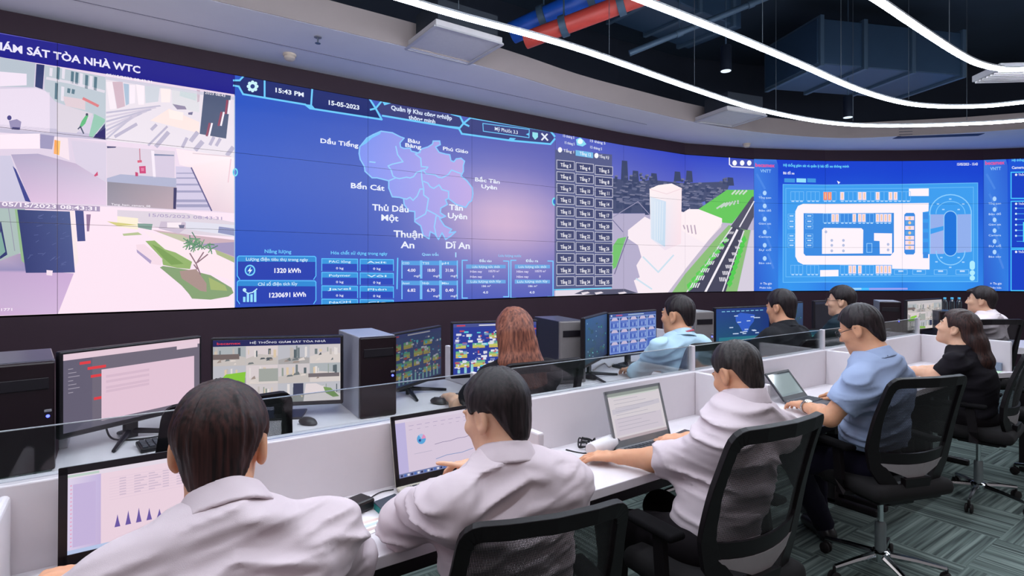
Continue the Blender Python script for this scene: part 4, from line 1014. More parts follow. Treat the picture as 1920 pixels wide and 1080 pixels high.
# ================================================================== pictures on the small displays
def C_(): return Canvas()
def pic_log():
    c = C_(); c.rect(0, 0, 1, 1, (116, 108, 124), 0); c.rect(0, .92, 1, 1, (240, 212, 226), 1); c.rect(.8, .87, .98, .95, (240, 214, 228), 2)
    c.rect(0, 0, .18, .92, (104, 98, 118), 1); c.rect(.24, .06, .95, .74, (238, 206, 224), 2)
    for y, x0, x1 in ((.86, .1, .17), (.78, .15, .27), (.67, .17, .24), (.37, .19, .24)): c.rect(x0, y - .018, x1, y + .018, (236, 62, 70), 3)
    for k in range(7): c.rect(.03, .80 - .05 * k, .06 + .02 * (k % 3), .808 - .05 * k, (176, 168, 184), 3)
    for y in (.62, .55, .47, .42): c.rect(.27, y, .58, y + .035, (226, 194, 214), 3)
    return c
def pic_cctv(seed=1, hdr=True):
    c = C_(); r = random.Random(seed); c.rect(0, 0, 1, 1, (200, 196, 200), 0)
    for i in range(4):
        for j in range(3):
            x0, y0 = i * .25, j * .30; b = r.choice(((214, 206, 208), (196, 196, 204), (226, 214, 216), (180, 186, 190)))
            c.rect(x0 + .002, y0 + .002, x0 + .248, y0 + .297, b, 1)
            hz = r.uniform(.10, .20); vx = r.uniform(.06, .19)
            c.poly([(x0 + .002, y0 + .002), (x0 + .248, y0 + .002), (x0 + .248, y0 + hz * .8), (x0 + vx, y0 + hz), (x0 + .002, y0 + hz * .6)], r.choice(((176, 172, 172), (206, 198, 194), (150, 152, 150), (224, 214, 210))), 2)
            for k in range(r.randint(4, 7)):
                x = x0 + r.uniform(.01, .22); q = r.uniform(.006, .022); y = y0 + hz * r.uniform(.6, 1.0)
                c.rect(x, y, min(x + q, x0 + .247), y0 + r.uniform(.22, .29), r.choice(((236, 228, 226), (120, 130, 134), (92, 104, 110), (198, 190, 186), (228, 206, 176), (150, 160, 150))), 3)
            for k in range(r.randint(3, 6)):
                x = x0 + r.uniform(.01, .19); y = y0 + r.uniform(.01, hz * .8); q = r.uniform(.02, .06)
                c.poly([(x, y), (min(x + q, x0 + .247), y + .01), (min(x + q * .8, x0 + .247), y + r.uniform(.02, .06)), (x + .01, y + .03)], r.choice(((86, 92, 98), (232, 220, 214), (164, 148, 140), (118, 124, 126))), 4)
    c.poly([(.02, .32), (.24, .32), (.25, .50), (.10, .47)], (140, 206, 60), 5); c.poly([(.25, .03), (.50, .02), (.50, .08), (.25, .14)], (140, 186, 84), 5)
    c.rect(.62, .10, .70, .29, (62, 66, 92), 5); c.poly([(.70, .0), (1, .0), (1, .1), (.80, .28), (.72, .28)], (236, 224, 226), 5); c.poly([(.86, .22), (.92, .2), (.99, .06), (.94, .05), (.88, .12)], (126, 160, 96), 6)
    c.rect(.35, .34, .5, .54, (168, 172, 166), 5); c.rect(.74, .38, .99, .44, (120, 112, 116), 5); c.rect(.0, .70, .2, .78, (120, 106, 104), 5)
    if hdr:
        c.rect(0, .90, 1, 1, (34, 36, 92), 7); c.text('becamex', (.12, .93), .035, (226, 60, 84), 8, 'c', .02, 1.0); c.text('H\u1ec6 TH\u1ed0NG GI\u00c1M S\u00c1T T\u00d2A NH\u00c0', (.58, .935), .030, (232, 232, 244), 8, 'c', .01, .95)
    return c
def pic_scada(bright=True, seed=2):
    c = C_(); r = random.Random(seed); k = 1.0 if bright else .62
    def t(*q): return tuple(int(x * k) for x in q)
    c.rect(0, 0, 1, 1, t(44, 62, 158) if bright else (44, 56, 92), 0)
    for j in range(4):
        for i in range(5):
            x, y = .03 + i * .195, .70 - j * .185
            if r.random() < .8:
                w_ = r.uniform(.11, .18); h = r.uniform(.09, .14)
                c.poly([(x, y), (x + w_, y), (x + w_, y + h), (x, y + h)], [t(226, 190, 84), t(226, 190, 84), t(66, 186, 150), t(74, 196, 160)], 2)
                c.rect(x, y + h * .35, x + w_, y + h * .5, t(206, 214, 96), 3)
            for m in range(9 if bright else 5):
                a, b = x + r.uniform(-.02, .16), y + r.uniform(-.02, .15); q = r.uniform(.012, .06)
                c.rect(a, b, a + q, b + r.uniform(.014, .055), t(*r.choice(((232, 232, 246), (226, 226, 240), (90, 206, 226), (120, 130, 190), (190, 80, 100)))), 4)
    for i in range(12):
        x = .05 + i * .077; c.rect(x, .03, x + .03, .10 + .05 * (i % 3), t(150, 214, 220), 5); c.disc((x + .015, .13 + .05 * (i % 3)), .016, .02, t(226, 226, 240), 5, 8)
    c.rect(0, .93, 1, 1, t(74, 84, 150), 5); c.rect(.3, .95, .75, .975, t(226, 226, 240), 6); c.rect(.04, .95, .14, .975, t(216, 70, 90), 6)
    return c
def pic_night():
    c = C_(); r = random.Random(9); c.poly([(0, 0), (1, 0), (1, 1), (0, 1)], [(26, 62, 78), (24, 40, 78), (54, 84, 128), (46, 92, 140)], 0)
    for k in range(26):
        x, y = r.uniform(.02, .85), r.uniform(.05, .85); c.rect(x, y, x + r.uniform(.03, .13), y + r.uniform(.03, .09), r.choice(((36, 74, 92), (40, 88, 92), (44, 78, 84), (58, 84, 84))), 1)
    for k in range(16): c.disc((r.uniform(.05, .95), r.uniform(.1, .9)), .012, .018, r.choice(((60, 196, 170), (130, 176, 206), (74, 206, 176))), 2, 8)
    return c
def pic_tanks():
    c = C_(); c.rect(0, 0, 1, 1, (74, 106, 196), 0); c.rect(0, .92, 1, 1, (70, 92, 160), 1); c.rect(.13, .945, .26, .975, (196, 90, 130), 2); c.rect(.38, .945, .72, .975, (166, 190, 220), 2); c.disc((.04, .96), .016, .022, (210, 226, 246), 2, 10)
    for i in range(5):
        for j in range(3):
            x, y = .01 + i * .197, .03 + j * .30
            if i == 4 and j == 0: continue
            c.rect(x, y, x + .187, y + .285, (98, 126, 206), 1); c.frame([(x, y), (x + .187, y), (x + .187, y + .285), (x, y + .285)], .007, (176, 206, 246), 3)
            c.poly([(x + .02, y + .20), (x + .165, y + .20), (x + .13, y + .275), (x + .055, y + .275)], (206, 194, 224), 4)
            c.rect(x + .0, y + .215, x + .03, y + .26, (44, 66, 120), 2); c.rect(x + .155, y + .215, x + .185, y + .26, (44, 66, 120), 2)
            for k in range(4): c.rect(x + .025 + .04 * k, y + .03 + .02 * (k % 2), x + .045 + .04 * k, y + .15 - .02 * (k % 3), ((56, 86, 180), (150, 176, 232))[k % 2], 4)
    return c
def pic_map():
    c = C_(); r = random.Random(4); c.poly([(0, 0), (1, 0), (1, 1), (0, 1)], [(30, 84, 120), (26, 56, 128), (28, 52, 124), (34, 66, 140)], 0)
    c.poly([(.35, .78), (.45, .86), (.60, .82), (.72, .78), (.70, .58), (.62, .42), (.58, .25), (.48, .30), (.42, .48), (.36, .60)], (50, 96, 206), 1)
    for k in range(16): c.rect(*(lambda x, y: (x, y, x + .07, y + .03))(r.uniform(.2, .8), r.uniform(.15, .8)), (196, 214, 244), 2)
    for k in range(9): c.rect(.1 + .09 * k, .90, .16 + .09 * k, .925, (130, 196, 230), 2)
    c.rect(.05, .02, .95, .14, (40, 120, 140), 1)
    return c
def pic_sheet():
    c = C_(); c.rect(0, 0, 1, 1, (246, 220, 234), 0); c.poly([(0, 0), (.19, 0), (.19, .94), (0, .94)], [(226, 214, 244), (206, 186, 226), (206, 190, 232), (232, 220, 244)], 1)
    c.rect(0, .94, 1, 1, (238, 226, 240), 1); c.rect(.0, .955, .18, .985, (196, 216, 206), 2); c.rect(0, 0, 1, .05, (190, 206, 242), 2); c.rect(.03, .08, .16, .86, (206, 188, 230), 2)
    for k in range(9): c.rect(.24, .86 - .035 * k, .96, .863 - .035 * k, (226, 200, 222), 2)
    for i in range(7):
        for j in range(7): c.rect(.30 + .09 * i, .62 + .035 * j, .34 + .09 * i + .02 * ((i * j) % 3), .635 + .035 * j, (220, 198, 218), 3)
    for k, h in enumerate((.16, .18, .19, .16, .12, .10, .07, .09, .06, .05)): c.poly([(.27 + .065 * k, .22), (.305 + .065 * k, .22), (.295 + .065 * k, .22 + h * .5), (.288 + .065 * k, .22 + h), (.28 + .065 * k, .22 + h * .5)], (112, 92, 170), 4)
    for k in range(16): c.disc((.02, .1 + .05 * k), .006, .009, (236, 170, 206), 3, 8)
    return c
def pic_dash():
    c = C_(); c.rect(0, 0, 1, 1, (224, 208, 228), 0); c.rect(0, .07, .12, .94, (196, 186, 230), 1); c.rect(0, .94, 1, 1, (228, 216, 234), 1); c.rect(0, 0, 1, .07, (120, 130, 176), 1)
    for k in range(14): c.rect(.02 + .04 * k, .015, .045 + .04 * k, .05, ((40, 44, 90), (70, 110, 190), (226, 226, 240))[k % 3], 2)
    n = 18
    for k in range(n):
        a0, a1 = 6.283 * k / n, 6.283 * (k + 1) / n
        c.poly([(.30, .60), (.30 + .055 * math.cos(a0), .60 + .09 * math.sin(a0)), (.30 + .055 * math.cos(a1), .60 + .09 * math.sin(a1))], (90, 170, 226) if k > 5 else ((176, 200, 236) if k > 2 else (232, 150, 196)), 2)
    c.disc((.28, .58), .015, .024, (40, 70, 150), 3)
    for k in range(8): c.rect(.16 + .1 * k, .86, .22 + .1 * k, .868, (176, 160, 196), 2); c.rect(.16 + .1 * k, .79, .20 + .1 * k, .798, (186, 170, 200), 2)
    c.line([(.46, .46), (.56, .475), (.66, .47), (.76, .49), (.86, .485), (.96, .51)], .008, (130, 120, 160), 2); c.rect(.2, .36, .42, .366, (176, 170, 196), 2); c.line([(.46, .20), (.6, .23), (.8, .22), (.95, .25)], .01, (120, 150, 200), 2)
    return c
def pic_doc():
    c = C_(); c.rect(0, 0, 1, 1, (222, 214, 220), 0); c.rect(0, .93, 1, 1, (150, 158, 152), 1); c.rect(.06, .90, .94, .93, (206, 212, 206), 1); c.rect(0, 0, 1, .06, (186, 170, 176), 1)
    c.poly([(.04, .55), (.96, .62), (.96, .72), (.04, .66)], (206, 200, 212), 1); c.rect(.05, .10, .95, .46, (214, 204, 216), 1)
    for k in range(9): c.rect(.10, .84 - .08 * k, .55 + .3 * ((k * 7) % 3) / 2, .848 - .08 * k, (176, 172, 186), 2)
    return c
def pic_plain(): 
    c = C_(); c.rect(0, 0, 1, 1, (150, 166, 172), 0); c.rect(0, .95, 1, 1, (58, 66, 74), 1); c.rect(.05, .1, .95, .9, (158, 174, 178), 1); return c
def pic_teal():
    c = C_(); c.poly([(0, 0), (1, 0), (1, 1), (0, 1)], [(40, 120, 130), (60, 170, 190), (20, 40, 120), (30, 110, 130)], 0)
    c.poly([(.1, .1), (.5, .3), (.9, .75), (.6, .7), (.2, .5)], [(120, 210, 200), (90, 190, 190), (40, 110, 170), (60, 150, 180), (80, 180, 170)], 1); return c
def pic_green():
    c = C_(); r = random.Random(5); c.poly([(0, 0), (1, 0), (1, 1), (0, 1)], [(240, 226, 210), (230, 220, 226), (80, 170, 210), (90, 180, 200)], 0)
    for k in range(40):
        x, y = r.uniform(0, .9), r.uniform(.35, .8); c.disc((x, y), r.uniform(.03, .1), r.uniform(.03, .1), r.choice(((40, 150, 60), (70, 180, 70), (30, 120, 50), (110, 200, 90))), 1, 8)
    return c
def pic_off():
    c = C_(); c.rect(0, 0, 1, 1, (22, 22, 32), 0); c.rect(0, .92, 1, 1, (40, 44, 64), 1); return c

m_bezel = mat('black monitor plastic', (22, 18, 24), 0.4, spec=0.4)
m_silver = mat('silver laptop shell', (150, 150, 154), 0.35, 0.6)
m_dgrey = mat('dark grey plastic', (58, 60, 68), 0.45)
m_scr = screen_mat('monitor picture', 0.88)
m_scr_gl = screen_mat('glossy laptop picture', 0.80, 0.2); m_scr_gl.node_tree.nodes['Principled BSDF'].inputs['Roughness'].default_value = 0.06

def put_screen(cv, w_, h, parent, loc, rotx=0.0, m=None, name='screen'):
    me = cv.mesh(name, lambda s, t, l: ((s - .5) * w_, -l, t * h), (0.001, 0.001, .999, .999), 0.0002)
    o = link(name, me, m or m_scr, parent); o.location = loc; o.rotation_euler = (rotx, 0, 0); return o

def monitor(label, xl, ytl, ybl, xr, hr, Zl, cv, group='monitors on the back row desks', dz=0.75, splay=True):
    """monitor whose left and right edges stand at two photo columns; Zl is the distance of the left edge"""
    h = (ybl - ytl) * Zl / FOC; Zr = h * FOC / hr
    A, B = depth(xl, ytl, Zl), depth(xr, ytl, Zr)
    top = A.z; ang = math.atan2(B.y - A.y, B.x - A.x); w_ = math.hypot(B.x - A.x, B.y - A.y); c = (A + B) / 2
    root = thing('computer_monitor', label, 'monitor', (c.x, c.y, dz), ang, group)
    zb = top - h - dz; n = 0.012
    q = MB(); q.box((0, 0.018, zb + h / 2), (w_, 0.03, h), 0.006); q.box((0, 0.045, zb + h * .55), (w_ * .5, 0.03, h * .5), 0.01); q.build('housing', m_bezel, root)
    put_screen(cv, w_ - 2 * n, h - n - 0.022, root, (0, 0.0015, zb + 0.022))
    q = MB(); q.box((0, 0.06, zb * .5 + .06), (0.06, 0.02, zb + .16), 0.005); q.build('stand_neck', m_bezel, root)
    q = MB()
    if splay:
        for sx in (-1, 1): q.tube([(0, 0.07, 0.03), (sx * .16, -0.10, 0.008)], [0.014, 0.008], 6)
        q.tube([(0, 0.06, 0.03), (0, 0.15, 0.008)], [0.014, 0.008], 6)
    else: q.box((0, 0.05, 0.006), (0.24, 0.18, 0.012), 0.005)
    q.build('stand_foot', m_bezel, root)
    return root
mon_ = monitor('monitor showing a grey page with a blank pink window and red tags', 112, 660, 826, 379, 133, 2.2, pic_log())
cv_ = C_(); cv_.text('ASUS', (.5, .2), .6, (255, 255, 255), 0, 'c', .02)
link('maker_mark', cv_.mesh('maker_mark', lambda s, t, l: ((s - .5) * .022, -l, t * .016), None, .0002), m_white, mon_).location = (0, .0028, .187)
monitor('monitor showing a mosaic of camera views behind the nearest man\u2019s head', 394, 634, 769, 643, 129, 2.75, pic_cctv(1), splay=False)
monitor('angled monitor with a dim plant diagram beside the tall black tower', 731, 627, 740, 829, 97, 3.1, pic_scada(False, 3))
monitor('bright plant diagram monitor in front of the woman with auburn hair', 846, 604, 711, 1009, 102, 3.3, pic_scada(True, 2), splay=False)
monitor('dark angled monitor left of the blue tile monitor', 1097, 596, 692, 1140, 84, 3.6, pic_night())
monitor('monitor with a grid of blue tiles in front of the man in pale blue', 1141, 587, 672, 1232, 78, 4.08, pic_tanks())
monitor('dark blue map monitor in front of the man in the black shirt', 1341, 577, 648, 1444, 67, 4.72, pic_map())
monitor('monitor half hidden behind the head of the man in the black shirt', 1462, 568, 636, 1507, 65, 4.95, pic_night(), splay=False)
monitor('switched off black monitor left of the man in dark glasses', 1527, 564, 626, 1580, 60, 5.2, pic_off(), splay=False)
monitor('camera mosaic monitor on the angled desk right of the blue lit tower', 1701, 563, 624, 1767, 57, 5.75, pic_cctv(6, False), splay=False)

def tower(label, p, yaw, front, led=True, top=None, w_=0.19, h=0.41, dp=0.42, ports=False):
    """desktop case; p is the foot of its right front corner"""
    root = thing('computer_tower', label, 'computer', (p[0], p[1], 0.75), yaw, 'computer towers on the back row desks')
    q = MB(); q.box((-w_ / 2, dp / 2 + .01, h / 2), (w_, dp - .02, h), 0.004); q.build('case', top or m_case, root)
    q = MB(); q.box((-w_ / 2, 0.008, h / 2), (w_, 0.03, h - .004), 0.008); q.build('front_panel', front, root)
    q = MB(); q.box((-w_ / 2, -.009, h * .80), (w_ * .8, 0.006, 0.042), 0.002); q.build('drive_bay', m_bezel, root)
    if ports:
        for k in range(5):
            q = MB(); q.lathe([(0.008, 0), (0.008, 0.006), (0.005, 0.008)], 10, (-w_ * .2 - .026 * k, -.007, h * .3), rot(R(90))); q.build('port', m_grey, root, True)
        q = MB(); q.box((-w_ * .5, -.008, h * .16), (w_ * .8, 0.006, h * .2), 0.003); q.build('front_grille', m_bezel, root)
    q = MB(); q.box((-.022, -.009, h * .55), (0.022, 0.006, 0.01), 0.002); q.build('power_button', m_grey, root)
    if led:
        q = MB(); q.lathe([(0.006, 0), (0.005, 0.004)], 10, (-.022, -.0075, h * .50), rot(R(90))); q.build('power_light', m_blue, root)
    return root
m_case = mat('dark case steel', (52, 54, 68), 0.3, 0.1)
m_case2 = mat('grey case steel', (140, 142, 150), 0.35, 0.1)
m_front = mat('black glossy front', (24, 10, 16), 0.3, spec=0.4)
m_front2 = mat('grey brushed front', (118, 112, 112), 0.4)
m_blue = emit('blue indicator', (70, 80, 255), 6.0)
p = at(104, 880, 0.75); tower('black tower with a blue light at the left edge', p, R(6), m_front)
p = at(743, 777, 0.75); tower('tall black tower between the camera mosaic monitor and the dim diagram', p, R(-4), m_front, top=mat('pale case side', (150, 152, 166), 0.35))
p = depth(1098, 600, 3.72); tower('grey fronted tower right of the woman with auburn hair', p, R(-14), m_front2, False, top=m_case, ports=True)
p = depth(1338, 585, 4.55); tower('grey fronted tower behind the man in pale blue', p, R(-14), m_front2, True, top=m_case2)
p = depth(1690, 570, 5.85); tower('black tower with red and blue lights right of the man in the checked shirt', p, R(-60), m_front, True, top=m_case2)
p = depth(1800, 582, 5.9); tower('low dark case under the water bottles', (p.x, p.y), R(-40), m_front, False, w_=0.20, h=0.31, dp=0.3)

# ================================================================== laptops
m_keys = mat('laptop keys', (44, 48, 56), 0.5)
def laptop(label, x, y, yaw, w_, dp, lid, tilt, cv, shell, bez, z=0.752, m=None, n=0.012):
    """hinge centre at (x, y); base runs to -y, lid leans back by tilt"""
    root = thing('laptop', label, 'laptop', (x, y, z), yaw, 'open laptops on the desks')
    q = MB(); q.box((0, -dp / 2, 0.009), (w_, dp, 0.016), 0.006); q.build('base', shell, root)
    q = MB()
    for r_ in range(5):
        for k in range(14):
            kw = w_ * .86 / 14; q.box((-w_ * .43 + kw * (k + .5), -dp * .14 - r_ * dp * .095, 0.0185), (kw * .84, dp * .075, 0.004), 0.001, seg=1)
    q.build('keyboard', m_keys, root)
    q = MB(); q.box((0, -dp * .80, 0.0175), (w_ * .3, dp * .28, 0.0016)); q.build('touchpad', m_dgrey, root)
    q = MB(); q.tube([(-w_ * .4, 0, 0.012), (w_ * .4, 0, 0.012)], 0.006, 8); q.build('hinge', m_bezel, root)
    L = MB(); L.box((0, 0.004, lid / 2), (w_, 0.007, lid), 0.003); 
    l = L.build('lid', shell, root); l.location = (0, 0.0, 0.014); l.rotation_euler = (-tilt, 0, 0)
    f = MB()
    iw, ih = w_ - 2 * n, lid - n - 0.026
    for c, d in (((0, lid - n / 2), (w_ - .002, n)), ((0, .013), (w_ - .002, .026)), ((-w_ / 2 + n / 2, lid / 2), (n, lid - .002)), ((w_ / 2 - n / 2, lid / 2), (n, lid - .002))):
        f.box((c[0], -0.001, c[1]), (d[0], 0.003, d[1]))
    f.build('bezel', bez, l)
    put_screen(cv, iw, ih, l, (0, 0.0002, 0.026), 0, m)
    return root
laptop('laptop with a black frame showing a chart of small bars, at the left edge', 0.070, 1.765, R(0), 0.39, 0.25, 0.240, R(5), pic_sheet(), m_dgrey, m_bezel, n=0.018)
laptop('laptop with a black frame and pale keyboard deck showing a dashboard', 0.930, 1.765, R(0), 0.340, 0.25, 0.232, R(12), pic_dash(), mat('pale laptop deck', (206, 196, 180), 0.4, 0.2), m_bezel, n=0.014)
laptop('silver laptop showing a pale document beside a coil of cable', 1.828, 1.632, R(0), 0.345, 0.24, 0.230, R(16), pic_doc(), m_silver, mat('silver lid frame', (120, 122, 124), 0.4, 0.3))
laptop('small dark laptop in front of the man in the blue checked shirt', 3.145, 1.68, R(0), 0.25, 0.18, 0.178, R(40), pic_plain(), m_dgrey, m_bezel, m=m_scr_gl)
p = depth(1537, 620, 5.15); laptop('laptop with a teal wallpaper left of the man in dark glasses', p.x, p.y, R(-28), 0.25, 0.18, 0.14, R(18), pic_teal(), m_dgrey, m_bezel, z=0.80)
o_ = tag(MB().box((p.x, p.y - .02, 0.775), (0.3, 0.24, 0.048), 0.004).build('document_box', m_white), 'low white box under the laptop with teal wallpaper', 'box')
laptop('laptop with a green landscape wallpaper at the right edge', 5.82, 1.16, R(-15), 0.34, 0.22, 0.22, R(14), pic_green(), m_dgrey, m_bezel)

# ================================================================== small things on the desks
m_blk = mat('black plastic', (20, 16, 20), 0.4)
m_cable = mat('black cable', (18, 14, 18), 0.6)
m_paper = mat('paper', (232, 224, 224), 0.9)
DZ = 0.7505
def mouse(label, p, yaw):
    root = thing('computer_mouse', label, 'mouse', (p.x, p.y, DZ), yaw, 'computer mice on the desks')
    q = MB()
    prof = [(0.0, 0.0), (0.022, 0.0), (0.030, 0.006), (0.030, 0.014), (0.024, 0.026), (0.012, 0.034), (0.0, 0.036)]
    vs, fs = [], []; n = 16
    for r_, z in prof[1:-1]:
        for k in range(n):
            a = 6.2832 * k / n; vs.append((r_ * math.cos(a), 1.75 * r_ * math.sin(a) + (.004 if z > .01 else 0), z))
    for i in range(len(prof) - 3):
        for k in range(n): fs.append((i * n + k, i * n + (k + 1) % n, (i + 1) * n + (k + 1) % n, (i + 1) * n + k))
    fs += [tuple(range(n))[::-1], tuple((len(prof) - 3) * n + k for k in range(n))]
    q.add(vs, fs); q.build('shell', m_blk, root, True)
    q = MB(); q.lathe([(0.006, -.003), (0.007, 0), (0.006, .003)], 10, (0, 0.026, 0.029), rot(0, R(90))); q.build('scroll_wheel', m_grey, root, True)
def keyboard(label, p, yaw):
    root = thing('keyboard', label, 'keyboard', (p.x, p.y, DZ), yaw, 'keyboards on the back row desks')
    q = MB(); q.box((0, 0, 0.010), (0.44, 0.14, 0.018), 0.005); q.build('tray', m_blk, root)
    q = MB()
    for r_ in range(5):
        for k in range(18): q.box((-.2 + .0233 * k, -.05 + .025 * r_, 0.021), (0.019, 0.019, 0.006), 0.001, seg=1)
    q.build('keys', m_dgrey, root)
def cable(label, pts, r=0.0028, m=None, name='cable'):
    P = smooth_path(pts, 6); c = P[len(P) // 2]
    q = MB(); q.tube([x - c for x in P], r, 6)
    o = q.build(name, m or m_cable, None, True); o.location = c; tag(o, label, 'cable', 'black cables lying on the desks'); return o
mouse('dark mouse under the camera mosaic monitor', at(578, 790, .765), R(30))
mouse('black mouse in front of the dim diagram monitor', at(822, 752, .765), R(20))
mouse('black mouse under the hand of the man in pale blue', Vector((2.64, 2.83, 0)), R(10))
mouse('black mouse beside the right hand of the man in the checked shirt', Vector((3.48, 1.60, 0)), R(10))
keyboard('black keyboard behind the head of the second man from the left', at(895, 738, .765), R(4))
keyboard('black keyboard in front of the nearest monitor with red tags', Vector((0.28, 2.82, 0)), R(6))
keyboard('black keyboard left of the man in pale blue', at(1196, 682, .765), R(2))
# adapter, notebook, sheets by the second laptop
p = at(670, 951, .76)
root = thing('power_adapter', 'black square adapter between the first two men', 'adapter', (p.x, p.y, DZ), R(18))
q = MB(); q.box((0, 0, 0.018), (0.085, 0.07, 0.034), 0.008); q.build('adapter_body', m_blk, root)
q = MB(); q.tube([(0.04, 0.01, 0.02), (0.055, 0.012, 0.02)], 0.005, 8); q.build('plug_collar', m_dgrey, root)
cable('thin cable from the square adapter to the second laptop', [at(686, 942, .753), at(700, 930, .753), at(716, 922, .753), at(738, 918, .753)], 0.002)
nb = [at(x, y, 0.77) for x, y in ((701, 943), (740, 928), (770, 943), (729, 968))]
c = sum(nb, Vector()) / 4
root = thing('notebook', 'dark notebook with a teal edge under the second laptop', 'notebook', (c.x, c.y, DZ))
q = MB(); q.prism([((v - c).x, (v - c).y) for v in nb], 0.0, 0.020); q.build('pages', mat('teal page edge', (24, 120, 116), 0.6), root)
q = MB(); q.prism([((v - c).x * 1.02, (v - c).y * 1.02) for v in nb], 0.0202, 0.0232); q.build('cover', mat('notebook cover', (46, 52, 66), 0.6), root)
ps = [at(x, y, DZ) for x, y in ((672, 975), (712, 966), (728, 988), (690, 1004))]; c = sum(ps, Vector()) / 4
root = thing('paper_sheet', 'printed sheet with pale coloured stripes beside the nearest man', 'paper', (c.x, c.y, DZ))
q = MB(); q.prism([((v - c).x, (v - c).y) for v in ps], 0.0, 0.0012); q.build('sheet', m_paper, root)
for k, cc in enumerate(((226, 196, 188), (196, 206, 206), (206, 180, 176))):
    f0, f1 = .15 + .28 * k, .30 + .28 * k
    A = [ps[0].lerp(ps[3], f0), ps[1].lerp(ps[2], f0), ps[1].lerp(ps[2], f1), ps[0].lerp(ps[3], f1)]
    q = MB(); q.prism([((v - c).x * .9, (v - c).y * .9) for v in A], 0.0012, 0.0016); q.build('printed_stripe', mat('stripe ink %d' % k, cc, 0.9), root)
# coil of cable, bottle and phone by the silver laptop
cc = at(1101, 832, .765)
co = []
for k in range(40):
    a = k * .62; r_ = 0.030 + 0.008 * math.sin(k * 1.3); co.append(cc + Vector((r_ * math.cos(a), r_ * 1.2 * math.sin(a), -.01 + .014 * (k % 7) / 3)))
co.append(cc + Vector((-.06, -.06, -.012))); co.append(cc + Vector((-.10, .02, -.012)))
cable('tangled coil of black cable left of the silver laptop', co, 0.0032, name='charging_cable')
p = at(1132, 832, .79)
root = thing('tumbler', 'white tumbler lying behind the silver laptop', 'cup', (p.x, p.y, DZ + .033), R(12))
q = MB(); q.lathe([(0.026, -.09), (0.030, -.085), (0.032, .06), (0.030, .065)], 20, (0, 0, 0), rot(0, R(90))); q.build('tumbler_body', m_white, root, True)
q = MB(); q.lathe([(0.032, .066), (0.032, .085), (0.026, .09)], 20, (0, 0, 0), rot(0, R(90))); q.build('lid', m_dgrey, root, True)
p = at(1136, 842, .76)
tag(MB().box((p.x, p.y, DZ + .013), (0.10, 0.05, 0.026), 0.006).build('power_brick', m_blk), 'black power brick in front of the white tumbler', 'adapter')
p = at(1282, 814, .76)
root = thing('smartphone', 'black phone lying right of the silver laptop', 'phone', (p.x, p.y, DZ), R(-80))
q = MB(); q.box((0, 0, 0.005), (0.075, 0.155, 0.009), 0.004); q.build('phone_body', m_blk, root)
q = MB(); q.box((0, 0, 0.0098), (0.068, 0.145, 0.0006)); q.build('phone_glass', mat('phone glass', (14, 16, 22), 0.08), root)
p = Vector((-0.14, 1.60, 0))
co = []
for k in range(26):
    a = k * .7; co.append(Vector((-.17 + .05 * math.cos(a), 1.66 + .06 * math.sin(a), .758 + .008 * (k % 5))))
cable('loops of black cable left of the nearest laptop', co, 0.0035, name='charging_cable')
cable('black cables hanging under the monitor with red tags', [Vector((-.05, 3.05, .80)), Vector((-.02, 3.0, .758)), Vector((.1, 2.95, .755)), Vector((.22, 3.0, .756)), Vector((.3, 3.08, .80))], 0.004, name='monitor_cable')
cable('white cable in front of the dark angled monitor', [at(1112, 694, .756), at(1122, 686, .758), at(1134, 681, .758), at(1142, 688, .756), at(1150, 682, .756)], 0.006, mat('white cable', (206, 196, 190), 0.5), name='monitor_cable')
p = at(1165, 748, .78)
# end of the front row
p = Vector((5.24, 1.40, 0))
tag(MB().box((5.33, 1.36, DZ + .03), (0.03, 0.10, 0.058), 0.004).build('desk_phone_box', mat('blue grey plastic', (128, 138, 160), 0.5)), 'small blue grey box against the end panel', 'box')
tag(MB().box((5.24, 1.33, DZ + .001), (0.11, 0.07, 0.002)).build('note_pad', mat('pale green paper', (196, 226, 196), 0.9)), 'pale green note on the desk behind the woman in black', 'paper')
# bottles on the low dark case at the right
m_bot = glass_mat('clear bottle', (206, 226, 236), 0.2); m_cap = mat('blue cap', (90, 190, 230), 0.4)
p = depth(1785, 582, 6.02)
for k in range(3):
    root = thing('water_bottle', ('left', 'middle', 'right')[k] + ' one of three clear water bottles with blue caps', 'bottle', (p.x + (k - 1) * 0.06, p.y - (k - 1) * 0.045, 1.0605), 0, 'water bottles on the low dark case')
    q = MB(); q.lathe([(0.020, 0), (0.026, .004), (0.026, .08), (0.020, .10), (0.011, .115), (0.011, .125)], 14); q.build('bottle_body', m_bot, root, True)
    q = MB(); q.lathe([(0.013, .118), (0.013, .138)], 14); q.build('cap', m_cap, root)

# ================================================================== task chairs
m_frame = mat('black chair frame', (16, 10, 13), 0.5, spec=0.25)
m_seat = mat('black seat fabric', (14, 8, 10), 0.9, var=0.15, nscale=120)
m_meshf = mesh_fabric('woven back mesh', (22, 17, 20), 0.54, 260.0)
m_lumbar = mat('grey lumbar plastic', (150, 142, 144), 0.5)
m_chrome = mat('chrome', (200, 204, 206), 0.12, 1.0, var=0.02)
m_rub = mat('black rubber', (20, 12, 14), 0.6)
def back_y(z): 
    t = (z - .47) / .53
    return -0.19 - 0.05 * t - 0.085 * t * t
def back_pt(a, z): return Vector((a, back_y(z) + 0.9 * a * a, z))
def half_w(z):
    pts = ((.47, .095), (.53, .155), (.60, .212), (.68, .236), (.82, .236), (.94, .224), (1.0, .220))
    for (z0, w0), (z1, w1) in zip(pts, pts[1:]):
        if z <= z1: return w0 + (w1 - w0) * (z - z0) / (z1 - z0)
    return pts[-1][1]
